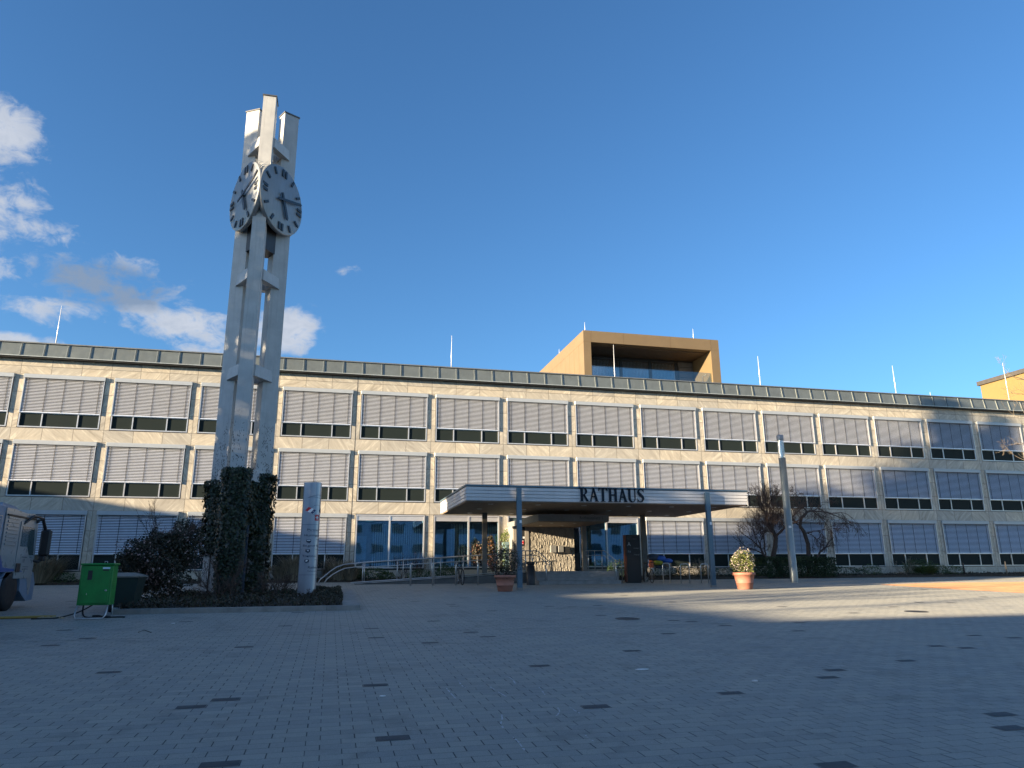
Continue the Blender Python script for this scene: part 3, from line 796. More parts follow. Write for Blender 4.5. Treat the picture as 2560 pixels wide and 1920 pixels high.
def hexring(z0, z1, a_out, half, a_in, flare=.12):
    """six sided ring around the tower; long sides lie between the columns"""
    m = MB()
    def ring(ap, hl, z):
        o = []
        for k in range(3):
            n = TH0 + math.pi / 3 + k * 2 * math.pi / 3
            o.append(tw_pt(n, ap, -hl) + (z,)); o.append(tw_pt(n, ap, hl) + (z,))
        return o
    A, B = ring(a_out, half, z1), ring(a_out + flare, half + .05, z0)
    C_, D = ring(a_in, half * .55, z1), ring(a_in, half * .55, z0)
    v = A + B + C_ + D
    f = []
    for i in range(6):
        j = (i + 1) % 6
        f += [(i, 6 + i, 6 + j, j), (12 + i, 12 + j, 18 + j, 18 + i), (i, j, 12 + j, 12 + i), (6 + i, 18 + i, 18 + j, 6 + j)]
    m.add(v, [q[::-1] for q in f])
    return m
for z in (5.0, 8.75, 12.45, 18.0):
    hexring(z - .23, z + .20, .61, .46, .36, .025).build('ring_beam', WHITET, TW)
hs_ = MB()
for k in range(3):
    pass
def tri(ap, z0, z1):
    m = MB(); P = []
    for k in range(3):
        a = TH0 + k * 2 * math.pi / 3
        for s_ in (-1, 1): P.append(tw_pt(a + s_ * .12, ap * 1.2, 0))
    m.prism(P, z0, z1); return m
tri(.62, 13.6, 17.1).build('clock_housing', BLKPL, TW)
FACE = mat('clock_face_metal', (.225, .24, .25), .42, .2, .07, 1.5, streak=.3)
for k, (hh, mm) in enumerate(((5.2, 12), (5.2, 12.3), (5.2, 12))):
    n = TH0 + (-math.pi / 3, math.pi / 3, math.pi)[k]
    nrm = Vector((math.cos(n), math.sin(n), 0)); tx = Vector((-math.sin(n), math.cos(n), 0)); zc = 15.72
    c = Vector((TX, TY, zc)) + nrm * .80
    if k == 0: pass
    RD = 1.37
    T = Matrix((tx, Vector((0, 0, 1)), nrm)).transposed().to_4x4(); T.translation = c
    f = MB(); f.lathe([(RD - .02, -.16), (RD, -.15), (RD, .0), (RD - .02, .012), (.02, .012)], 56, T=T)
    face = f.build('clock_face', FACE, TW)
    for h_ in range(12):
        q = MB()
        ang = -h_ * math.pi / 6 + math.pi / 2
        Rm = T @ Matrix.Rotation(ang, 4, 'Z')
        if h_ % 3 == 0:
            for s_ in (-1, 1): q.box(RD - .40, RD - .10, s_ * .095 - .055, s_ * .095 + .055, .03, .055, T=Rm)
        elif h_ % 3 in (1, 2): q.box(RD - .38, RD - .10, -.05, .05, .03, .055, T=Rm)
        q.build('hour_mark', DKHAND, face)
    for nm, va, L, tl, wd, zz in (('hour_hand', hh / 12, .80, .28, .075, .07), ('minute_hand', mm / 60, 1.20, .38, .055, .10)):
        ang = -va * 2 * math.pi + math.pi / 2
        q = MB(); q.add([(-tl, -wd * .85, zz), (L - .08, -wd, zz), (L, 0, zz), (L - .08, wd, zz), (-tl, wd * .85, zz), (-tl, -wd * .85, zz + .03), (L - .08, -wd, zz + .03), (L, 0, zz + .03), (L - .08, wd, zz + .03), (-tl, wd * .85, zz + .03)],
              [(0, 1, 2, 3, 4)[::-1], (5, 6, 7, 8, 9), (0, 1, 6, 5), (1, 2, 7, 6), (2, 3, 8, 7), (3, 4, 9, 8), (4, 0, 5, 9)], T=T @ Matrix.Rotation(ang, 4, 'Z'))
        q.lathe([(.05, .012), (.05, zz)], 10, T=T)
        q.build(nm, DKHAND, face)
    sp = MB()
    for i in range(46):
        a = math.pi / 2 + (i - 22.5) * .045
        p0 = T @ Vector((math.cos(a) * RD, math.sin(a) * RD, -.07)); p1 = T @ Vector((math.cos(a) * (RD + .13), math.sin(a) * (RD + .13), -.07 + .05 * (-1) ** i))
        sp.path([p0, p1], .006, 3, caps=False)
    sp.build('bird_spikes', STEEL, face)
# steel door / service box at the foot
m = MB(); b0 = at(606, 1400, 26.6); m.box(b0.x - .12, b0.x + .12, 26.5, 26.7, TZ, TZ + 2.4); m.build('service_duct', mat('dark_blue_duct', (.03, .05, .075), .5), TW)

# ------------------------------------------------------------------ ivy on the tower
rng = random.Random(11)
iv = MB()
def ivy_col(a, ztop, n, zlow, r0=.34):
    for _ in range(n):
        z = rng.uniform(zlow, ztop) if rng.random() < .9 else ztop + rng.uniform(-.1, .15)
        th = rng.uniform(0, 2 * math.pi)
        tt = (z - zlow) / (ztop - zlow)
        rr = r0 * (.85 + .42 * tt ** .6 + .16 * math.sin(z * 3.3 + a * 3) * math.sin(th * 2 + z) + .16 * math.sin(th * 3 + z * 2.2) + .08 * math.sin(z * 9 + th * 5))
        cx, cy = tw_pt(a, RT, 0)
        ex, ey = (WR / 2 + rr * .35), (WT / 2 + rr * .35)
        c_, s_ = math.cos(th), math.sin(th)
        lr = max(abs(c_) / ex, abs(s_) / ey) * .55 + .45 / math.hypot(ex * .9, ey * .9)
        u_, v_ = c_ / lr * 1.0, s_ / lr * 1.0
        x = cx + math.cos(a) * u_ - math.sin(a) * v_; y = cy + math.sin(a) * u_ + math.cos(a) * v_
        nn = Vector((x - cx, y - cy, 0.2)).normalized()
        leaf(iv, (x + rng.gauss(0, .035), y + rng.gauss(0, .035), z), rng.uniform(.07, .15), rng, .85, nn)
for k in range(3):
    a = TH0 + k * 2 * math.pi / 3
    ivy_col(a, (5.0, 4.95, 4.7)[k], (6500, 5600, 5200)[k], (1.0, 1.0, 2.3)[k])
# infill between the columns high up
for k in range(3):
    a = TH0 + math.pi / 3 + k * 2 * math.pi / 3
    for _ in range(2300):
        z = rng.uniform(3.0, 4.7); t = rng.uniform(-.55, .55)
        p = tw_pt(a, .62 + rng.gauss(0, .06) + .05 * math.sin(z * 4 + t * 5), t)
        leaf(iv, (p[0], p[1], z), rng.uniform(.07, .15), rng, .85, Vector((math.cos(a), math.sin(a), .1)))
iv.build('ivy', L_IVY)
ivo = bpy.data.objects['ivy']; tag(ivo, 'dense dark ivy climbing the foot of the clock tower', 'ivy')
st = MB()
for k in range(3):
    a = TH0 + k * 2 * math.pi / 3
    for j in range(7):
        t0 = rng.uniform(-.25, .25); pts = []
        for i in range(8):
            z = TZ + .1 + i * .5; p = tw_pt(a, RT + WR / 2 + .02 if j % 2 else RT, (t0 + .05 * math.sin(i + j)) if j % 2 else (WT / 2 + .03) * (1 if j % 4 else -1)); pts.append((p[0], p[1], z))
        st.path(pts, [.022 - .002 * i for i in range(8)], 5, caps=False)
st.build('stem', BARK, ivo)

# ------------------------------------------------------------------ planting bed around the tower
bx0, bx1, by0, by1 = -5.35, .88, 21.2, 29.4
kb = MB()
def kbox(x0, x1, y0, y1, h):
    v = []
    for (x, y) in ((x0, y0), (x1, y0), (x1, y1), (x0, y1)): v.append((x, y, ground_z(y) - .05))
    for (x, y) in ((x0, y0), (x1, y0), (x1, y1), (x0, y1)): v.append((x, y, ground_z(y) + h))
    kb.add(v, [(0, 3, 2, 1), (4, 5, 6, 7), (0, 1, 5, 4), (1, 2, 6, 5), (2, 3, 7, 6), (3, 0, 4, 7)])
n = 7
for i in range(n):
    a = bx0 + (bx1 - bx0) * i / n; b = bx0 + (bx1 - bx0) * (i + 1) / n
    kbox(a + .004, b - .004, by0, by0 + .16, .13)
for i in range(8):
    a = by0 + .165 + (by1 - by0 - .165) * i / 8; b = by0 + .165 + (by1 - by0 - .165) * (i + 1) / 8
    kbox(bx1 - .46, bx1, a + .004, b - .004, .13)
kbox(bx0, bx1 - .47, by1 - .15, by1, .13)
tag(kb.build('bed_kerb', CONC), 'low concrete kerb edging the planting bed around the clock tower', 'kerb')
so_ = MB(); kb = so_
kbox(bx0, bx1 - .465, by0 + .165, by1 - .155, .09)
tag(so_.build('bed_soil', SOIL), kind='structure')
rng = random.Random(21)
gc = MB()
for _ in range(9000):
    x = rng.uniform(bx0, bx1 - .5); y = rng.uniform(by0 + .15, by1 - .3)
    h = abs(rng.gauss(0, .06)) + (.12 if y < 24.5 and rng.random() < .5 else 0) * rng.random()
    leaf(gc, (x, y, ground_z(y) + .1 + h), rng.uniform(.05, .12), rng, .6)
gc.cur = 1
blades(gc, bx0, bx1 - .5, by0 + .2, by1 - .3, lambda x, y: ground_z(y) + .09, 900, .26, .014, rng, .8)
tag(gc.build('ground_cover', [L_LITTER, L_DARK]), kind='stuff')
# low box hedge at the right end of the bed
def bush(name, c, r, n, size, m, label, cat, seed, flower=None, fn=0, fsize=.05, stems=6, group=None, lum=.3, shell=.5, stemh=None, lobes=()):
    rg = random.Random(seed)
    base = (c[0], c[1], c[2] - r[2])
    root = empty(name, base, label, cat, group)
    mb = MB(); leaves(mb, c, r, n, size, rg, shell, lum)
    for (dx_, dz_, rx_, rz_, nn_) in lobes: leaves(mb, (c[0] + dx_, c[1] + rg.uniform(-.3, .3), c[2] + dz_), (rx_, rx_ * .8, rz_), nn_, size, rg, .3, .4)
    mats_ = [m]
    if flower is not None:
        mb.cur = 1; mats_.append(flower); leaves(mb, c, (r[0] * 1.02, r[1] * 1.02, r[2] * 1.02), fn, fsize, rg, .85, lum, asp=.95)
    f = mb.build('foliage', mats_, root)
    sb = MB()
    for _ in range(stems):
        a = rg.uniform(0, 6.3); rr_ = rg.uniform(.1, .7)
        branch(sb, (c[0] + rg.uniform(-.1, .1) * r[0], c[1] + rg.uniform(-.1, .1) * r[1], base[2] - .05), (math.cos(a) * rr_, math.sin(a) * rr_, 1), r[2] * .95, .016 + .008 * r[2], 2, rg, .55)
    sb.build('stem', BARK, root)
    return root
LH = empty('low_hedge', (.0, 25.6, ground_z(25.6) + .08), 'low flat evergreen patch at the right end of the tower bed', 'hedge')
rg = random.Random(31); mb = MB()
for _ in range(5200):
    x = rg.uniform(-.42, .40); y = rg.uniform(22.9, 28.9); z = .20 * rg.random() ** .5 + .03 * math.sin(x * 9 + y * 3)
    if rg.random() < .3: x = rg.choice((-.42, .40)) + rg.gauss(0, .02)
    leaf(mb, (x, y, ground_z(y) + .08 + z), rg.uniform(.04, .08), rg, .65)
mb.build('foliage', L_BRONZE, LH)
# big bronze shrub left of the tower
c = at(398, 1430, 25.0)
BZ = bush('viburnum_shrub', (c.x - .05, 25.0, ground_z(25) + 1.28), (.95, .85, .85), 4200, .085, L_BRONZE, 'large dark shrub with pinkish buds left of the clock tower', 'shrub', 41, L_BUD, 950, .055, stems=16, lum=.4, shell=.3, lobes=[(-.75, -.15, .5, .45, 900), (-.5, .35, .45, .4, 700), (.3, .5, .5, .36, 800), (.68, .25, .45, .42, 800), (.0, .68, .35, .22, 350), (-.95, -.6, .4, .32, 450), (.62, -.6, .38, .4, 400), (-.5, -.85, .45, .3, 450), (.2, -.85, .5, .3, 450), (-.25, .85, .16, .16, 60), (.55, .8, .2, .16, 80), (-1.1, .05, .2, .2, 90)])
sb = MB(); rg = random.Random(44)
for (u, v) in ((395, 1290), (350, 1310), (430, 1320), (480, 1330)):
    tp = at(u, v, 25.0); b0 = Vector((c.x + rg.uniform(-.3, .3), 25.0, ground_z(25) + 1.6))
    branch(sb, b0, tp - b0, (tp - b0).length * .62, .014, 3, rg, .5, minr=.004)
sb.build('bare_twig', TWIG, BZ)
c = at(462, 1400, 25.6)
bush('viburnum_shrub', (c.x, 25.7, ground_z(25.6) + 2.0), (.5, .45, .62), 1500, .08, L_BRONZE, 'upright bronze shrub leaning against the left tower leg', 'shrub', 45, L_BUD, 160, .05, stems=7)
def bare_shrub(u, v, Y, h, sp, n, label, seed, m=TWIG, r=.014, depth=3):
    p = at(u, v, Y); rg = random.Random(seed); mb = MB(); z0 = max(ground_z(Y), 1.25 if Y > 37.6 else 0) 
    for _ in range(n):
        a = rg.uniform(0, 6.3); branch(mb, (p.x + rg.uniform(-.08, .08), Y + rg.uniform(-.08, .08), z0 - .03), (math.cos(a) * sp, math.sin(a) * sp, 1), h * .45, r, depth, rg, .6, minr=.004)
    for i in range(len(mb.v)): mb.v[i] = (mb.v[i][0] - p.x, mb.v[i][1] - Y, mb.v[i][2] - z0)
    o = mb.build('bare_shrub', m); o.location = (p.x, Y, z0)
    tag(o, label, 'bare shrub', 'leafless winter shrubs')
bare_shrub(545, 1480, 25.4, 1.5, .5, 5, 'leafless shrub in front of the white tower leg', 51, r=.02)
bare_shrub(575, 1480, 25.0, .9, .5, 4, 'small leafless shrub at the foot of the middle tower leg', 52)
bare_shrub(668, 1480, 25.3, .95, .6, 6, 'leafless shrub under the ivy on the right tower leg', 53)
bare_shrub(700, 1470, 27.5, 1.0, .7, 5, 'leafless shrub between tower and sign pillar', 54)
bare_shrub(770, 1495, 25.0, .45, .5, 3, 'tiny leafless twigs in front of the sign pillar', 55)
bare_shrub(800, 1450, 39.6, 1.3, .6, 5, 'leafless shrub just right of the sign pillar against the wall', 56, TWIGL)
bare_shrub(850, 1440, 39.7, 1.2, .7, 5, 'pale leafless shrub behind the start of the ramp rail', 57, TWIGL)
bare_shrub(1010, 1440, 39.6, 1.3, .25, 3, 'slim upright leafless shrub under the left big window', 58)
bare_shrub(1045, 1440, 39.6, 1.35, .35, 4, 'forked leafless shrub under the right end of the big window', 59)
bare_shrub(1755, 1440, 39.2, 1.1, .5, 5, 'pale leafless shrub behind the right bike hoops', 60, TWIGL)
bare_shrub(2055, 1440, 39.2, 1.0, .5, 4, 'small leafless shrub right of the clipped hedge', 61)
bare_shrub(2262, 1440, 39.2, 1.15, .9, 6, 'spreading leafless shrub alone by the right wall', 62, TWIGL)
def grass(u, Y, h, w_, n, label, seed, m=L_STRAW):
    p = at(u, 1440, Y); z0 = 1.28 if Y > 37.8 else ground_z(Y); mb = MB(); rg = random.Random(seed)
    for _ in range(n):
        a = rg.uniform(0, 6.3); rr_ = rg.random() ** .5
        bx, by = math.cos(a) * rr_ * w_ * .25, math.sin(a) * rr_ * w_ * .25
        hh = h * rg.uniform(.5, 1.1); ox, oy = math.cos(a) * rr_ * w_ * .6, math.sin(a) * rr_ * w_ * .4
        wv = Vector((math.cos(a + 1.57), math.sin(a + 1.57), 0)) * .011
        A_, B_, C_ = Vector((bx, by, 0)), Vector((bx + ox * .45, by + oy * .45, hh * .7)), Vector((bx + ox, by + oy, hh * rg.uniform(.75, 1)))
        mb.add([A_ - wv, A_ + wv, B_ + wv, B_ - wv, C_], [(0, 1, 2, 3), (3, 2, 4)])
    o = mb.build('grass_tuft', m); o.location = (p.x, Y, z0 - .02)
    tag(o, label, 'grass', 'dry grass tufts along the wall')
grass(100, 39.2, 1.35, 2.2, 1500, 'dry grass tuft beside the truck, leftmost', 70)
grass(735, 39.3, 1.35, 1.6, 1100, 'dry grass tuft left of the sign pillar', 71)
grass(845, 39.3, 1.1, 1.5, 900, 'dry grass tuft at the start of the ramp rail', 73)
grass(875, 39.2, .9, 1.3, 700, 'dry grass tuft just inside the curved ramp rail', 74)
grass(705, 39.4, .9, 1.2, 600, 'low dry grass tuft right of the ivy', 72)
grass(2315, 39.2, .7, 1.8, 900, 'wide greenish grass tuft near the right wall', 75, L_OLIVE)
def lowbush(u, Y, r, label, seed, m=L_GREEN, n=900):
    p = at(u, 1440, Y); z0 = 1.25 if Y > 37.8 else ground_z(Y); mb = MB(); rg = random.Random(seed)
    leaves(mb, (0, 0, r[2] * .85), r, n, .065, rg, .6, .22)
    o = mb.build('low_shrub', m); o.location = (p.x, Y, z0 - .02); tag(o, label, 'shrub', 'low evergreen shrubs along the wall')
lowbush(150, 39.3, (.8, .5, .30), 'flat green shrub behind the truck bumper', 80)
lowbush(895, 39.3, (.45, .4, .42), 'round green shrub at the foot of the ramp', 81)
lowbush(930, 39.4, (1.0, .45, .40), 'long low green shrub below the left big window', 82, L_GREEN, 1500)
lowbush(965, 39.4, (.5, .4, .25), 'flat green shrub under the window mullion', 83, L_GREEN, 700)
lowbush(1052, 39.4, (.75, .4, .32), 'small green shrub between the two big windows', 84)
lowbush(1116, 39.4, (.62, .5, .45), 'clipped round green ball behind the bicycle', 85, L_GREEN, 1500)
lowbush(1555, 38.9, (.9, .5, .58), 'green shrub left of the dark sign slab', 86, L_GREEN, 1300)
lowbush(1670, 38.9, (1.1, .5, .5), 'green shrub behind the loaded bicycle', 87, L_DARK, 1300)
lowbush(1730, 38.9, (1.6, .5, .34), 'long low shrub behind the bike hoops', 88, L_DARK, 1600)
lowbush(1800, 38.9, (1.6, .5, .30), 'long low shrub left of the sunlit pot', 89, L_DARK, 1500)
lowbush(1905, 38.7, (.72, .6, .52), 'round green shrub right of the sunlit pot', 90, L_GREEN, 1500)
lowbush(2100, 38.9, (1.9, .5, .34), 'low evergreen strip right of the clipped hedge', 91, L_DARK, 2000)
lowbush(2180, 38.9, (.7, .5, .38), 'small round shrub beside the bare spreading shrub', 92)
lowbush(2300, 38.9, (1.2, .6, .55), 'broad green shrub left of the wooden stake', 93, L_GREEN, 1700)
lowbush(2345, 38.9, (.9, .5, .38), 'low green shrub near the dark stake', 94)
lowbush(2385, 38.9, (.8, .5, .34), 'last low shrub before the dark stake', 95)
gcs = MB(); rng = random.Random(9)
for _ in range(9000):
    x = rng.uniform(14.5, 50) if rng.random() < .62 else rng.uniform(-20, 9.0)
    y = rng.uniform(38.0, 40.3) if x > 14 else rng.uniform(39.0, 40.3)
    leaf(gcs, (x, y, 1.3 + abs(rng.gauss(0, .05))), rng.uniform(.06, .13), rng, .6)
tag(gcs.build('wall_ground_cover', L_LITTER), kind='stuff')

# clipped hedge
hp = at(1980, 1440, 38.6)
rgh = random.Random(100)
HG = empty('clipped_hedge', (hp.x + .2, 38.5, 1.25), 'dark clipped hedge block behind the lamp post', 'hedge')
mb = MB()
hw, hd, hh_ = 2.25, .75, 1.05
for _ in range(9000):
    f = rgh.random(); x = rgh.uniform(-hw, hw); y = rgh.uniform(-hd, hd); z = rgh.uniform(0, hh_)
    k = rgh.random()
    if k < .45: y = -hd * rgh.uniform(.88, 1.05)
    elif k < .8: z = hh_ * rgh.uniform(.9, 1.06) + .05 * math.sin(x * 3)
    elif k < .9: x = hw * rgh.choice((-1, 1)) * rgh.uniform(.93, 1.03)
    leaf(mb, (HG.location.x + x, HG.location.y + y, 1.25 + z), rgh.uniform(.06, .11), rgh, .7)
mb.build('foliage', L_DARK, HG)

# ------------------------------------------------------------------ bare trees at the right
def bare_tree(name, base, label, trunk, seed, arms, m=BARK, mt=TWIG, depth=4, L=1.0, sub=(2, 3), tw=.45, sp=.7, grav=.0, shoots=()):
    rg = random.Random(seed)
    root = empty(name, base, label, 'tree')
    t = MB(); t.path([p for p, r in trunk], [r for p, r in trunk], 9)
    tb = t.build('trunk', m, root)
    c = MB()
    for (p, d, l, r) in arms: branch(c, p, d, l, r, depth, rg, sp, grav, tw, sub, .70, .005, .25)
    for (u0, u1, v0, v1, Y, n_, h_) in shoots:
        for _ in range(n_):
            p = at(rg.uniform(u0, u1), rg.uniform(v0, v1), Y + rg.uniform(-.5, .5))
            a = rg.gauss(0, .28); l = h_ * rg.uniform(.4, 1.1)
            c.path([p, p + Vector((a * l * .4, rg.gauss(0, .1), l * .5)), p + Vector((a * l, rg.gauss(0, .2), l))], [.013, .010, .006], 4, caps=False)
            if rg.random() < .6: c.path([p + Vector((a * l * .4, 0, l * .5)), p + Vector((a * l * .4 + rg.gauss(0, .25), rg.gauss(0, .2), l * .85))], [.009, .005], 3, caps=False)
    c.build('crown', mt, root)
    return root
P = lambda u, v, Y=38.3: at(u, v, Y)
b0 = P(1948, 1425)
tr = [(P(1958, 1436), .20), (P(1940, 1410), .17), (P(1932, 1395), .15), (P(1938, 1365), .13), (P(1940, 1345), .12), (P(1932, 1325), .10)]
arms = [(P(1932, 1325), (-.5, .1, 1), 1.0, .085), (P(1938, 1345), (.7, -.2, .8), 1.1, .08), (P(1932, 1325), (.1, .4, 1), .9, .07), (P(1935, 1335), (-1, -.3, .6), 1.0, .06)]
arms += [(P(1922, 1320), (-.3, .2, 1), .95, .05), (P(1925, 1300), (.2, -.2, 1), .9, .045)]
arms += [(P(1936, 1400), (-1, 0, .55), 1.15, .09), (P(1915, 1385), (-.8, .0, 1.1), .8, .05)]
bare_tree('bare_tree', (b0.x, 38.3, 1.25), 'gnarled leafless tree with thick crown left of the lamp post', tr, 7, arms, depth=5, sub=(2, 3), shoots=[(1888, 1958, 1262, 1330, 38.3, 110, 1.15), (1880, 1905, 1290, 1350, 38.3, 25, .7)])
b1 = P(2020, 1425, 38.6)
tr = [(P(2022, 1400, 38.6), .13), (P(2020, 1360, 38.6), .12), (P(2010, 1330, 38.6), .11), (P(2000, 1315, 38.6), .10), (P(2003, 1295, 38.6), .09), (P(2018, 1280, 38.6), .07)]
tr = [(Vector((P(2023, 1432, 38.6))), .14)] + tr
arms = [(P(2018, 1280, 38.6), (1, -.1, .1), 1.3, .06), (P(2018, 1280, 38.6), (-.2, .2, 1), .8, .045), (P(2010, 1335, 38.6), (1, .1, .9), .9, .05), (P(2000, 1315, 38.6), (-.8, 0, .6), 1.0, .05), (P(2018, 1280, 38.6), (.8, .3, .5), 1.1, .05)]
bare_tree('bare_tree', (b1.x, 38.6, 1.25), 'slim leafless tree with a bent trunk right of the lamp post', tr, 17, arms, depth=5, sub=(2, 3), sp=.6, grav=.5, shoots=[(1975, 2050, 1268, 1300, 38.6, 70, .95)])
tr = [(P(2038, 1405, 38.2), .07), (P(2050, 1380, 38.2), .06), (P(2065, 1368, 38.2), .045), (P(2072, 1355, 38.2), .035), (P(2084, 1343, 38.2), .02)]
bare_tree('bare_branch_shrub', (tr[0][0].x, 38.2, 1.25), 'low crooked bare branch reaching right over the hedge', [(Vector((tr[0][0].x - .1, 38.2, 1.3)), .08)] + tr, 19, [(P(2050, 1380, 38.2), (.1, 0, 1), .5, .035), (P(2065, 1368, 38.2), (1, 0, .3), .5, .03)], depth=1)
# sunlit tree overhanging at the right edge: trunk outside the frame
rg = random.Random(23)
RTN = empty('bare_tree', (42.5, 30.5, .93), 'pale twigged leafless tree reaching in at the right edge', 'tree')
t = MB(); t.path([(42.5, 30.5, .8), (42.4, 30.5, 3.5), (42.2, 30.6, 6), (42.3, 30.6, 9)], [.26, .2, .17, .12], 10); t.build('trunk', BARK, RTN)
cr = MB()
for (u, v, u2, v2) in ((2700, 1010, 2555, 985), (2700, 1000, 2530, 940), (2720, 1120, 2540, 1110), (2700, 1060, 2545, 1040), (2720, 1200, 2560, 1150)):
    a, b = at(u, v, 30.5), at(u2, v2, 30.2)
    cr.path([(42.3, 30.6, min(9, a.z - .6)), a, a.lerp(b, .5) + Vector((0, 0, .15)), b], [.09, .05, .03, .018], 5, caps=False)
    for q_ in (.35, .6, .85, 1.0):
        branch(cr, a.lerp(b, q_), (b - a).normalized() + Vector((0, 0, rg.uniform(-.3, .5))), .55, .014, 3, rg, .55, minr=.004, nsub=(1, 3))
for _ in range(14):
    branch(cr, (42.3, 30.6, rg.uniform(5, 9)), (rg.gauss(0, 1), rg.gauss(0, 1), .9), 2.0, .06, 3, rg, .6, minr=.005)
cr.build('crown', TWIGL, RTN)
# wooden stakes
for (u, v0, v1, lab, mm_) in ((2413, 1442, 1408, 'dark wooden stake, left of the two by the right wall', BARK), (2519, 1441, 1405, 'pale wooden stake, right of the two by the right wall', TWIGL)):
    p = at(u, v0, 38.2); q_ = at(u, v1, 38.2); m = MB(); m.path([(0, 0, -.05), (-.02, 0, q_.z - 1.29), (-.02, 0, q_.z - 1.25)], [.045, .04, .02], 8)
    o = m.build('wooden_stake', mm_); o.location = (p.x, 38.2, 1.29); tag(o, lab, 'stake')

# ------------------------------------------------------------------ entrance canopy
CX0, CX1, CY0, CY1, CZ0, CZ1 = 5.41, 18.6, 30.2, 37.6, 4.52, 5.16
CN = empty('entrance_canopy', (12, 34, 1.0), 'wide flat entrance canopy on slim posts carrying big serif letters', 'canopy')
m = MB()
nb = 4; hb = (CZ1 - CZ0 - .06) / nb
m.box(CX0 + .05, CX1 - .05, CY0 + .05, CY1 - .05, CZ0 + .03, CZ1 - .01)
for i in range(nb):
    z = CZ0 + .02 + i * hb
    for (a, b, c_, d) in ((CX0, CX1, CY0, CY0 + .048), (CX0, CX1, CY1 - .048, CY1)):
        m.box(a, b, c_, d, z + .026, z + hb)
    m.box(CX0, CX0 + .048, CY0 + .05, CY1 - .05, z + .026, z + hb); m.box(CX1 - .048, CX1, CY0 + .05, CY1 - .05, z + .026, z + hb)
m.build('fascia', FASC, CN)
m = MB(); m.box(CX0 - .03, CX1 + .03, CY0 - .03, CY1 + .03, CZ1, CZ1 + .07); m.build('roof_edge', BLUEG, CN)
m = MB(); 
x = CX0 + .06
while x < CX1 - .1:
    m.box(x, min(x + .19, CX1 - .06), CY0 + .06, CY1 - .06, CZ0 - .005, CZ0 + .028); x += .2
m.build('soffit', SOFF, CN)
DLM = mat('downlight', (.55, .53, .5), .3, .3)
for ix in range(6):
    for iy in range(3):
        m = MB(); m.lathe([(.11, CZ0 - .02), (.13, CZ0 - .006), (.13, CZ0 - .005)], 18, c=(CX0 + 1.3 + ix * 2.15, CY0 + 1.1 + iy * 2.5)); m.build('downlight', DLM, CN)
def post(x, y, ztop, front, lo=None):
    m = MB(); z0 = ground_z(y)
    w_ = .105 if front else .12
    m.box(x - w_, x + w_, y - .07, y - .045, z0 + .06, ztop); m.box(x - w_, x + w_, y + .045, y + .07, z0 + .06, ztop); m.box(x - .03, x + .03, y - .045, y + .045, z0 + .06, ztop)
    m.box(x - w_ + .01, x - .03, y - .045, y + .045, z0 + .06, ztop); m.box(x + .03, x + w_ - .01, y - .045, y + .045, z0 + .06, ztop)
    o = m.build('post', BLUEG if front else mat('bronze_post', (.13, .125, .11), .5, .2), CN)
    f = MB(); f.box(x - w_ - .015, x + w_ + .015, y - .085, y + .085, z0 - .03, z0 + .09); f.build('foot', CONC, o)
    if front:
        s_ = MB(); s_.box(x + .0, x + .09, y - .078, y - .071, 3.62, 3.74); s_.build('number_plate', WPR, o)
post(7.66, 30.02, 5.10, True); post(16.47, 30.02, 5.06, True); post(7.45, 36.2, CZ0, False); post(16.0, 36.2, CZ0, False)

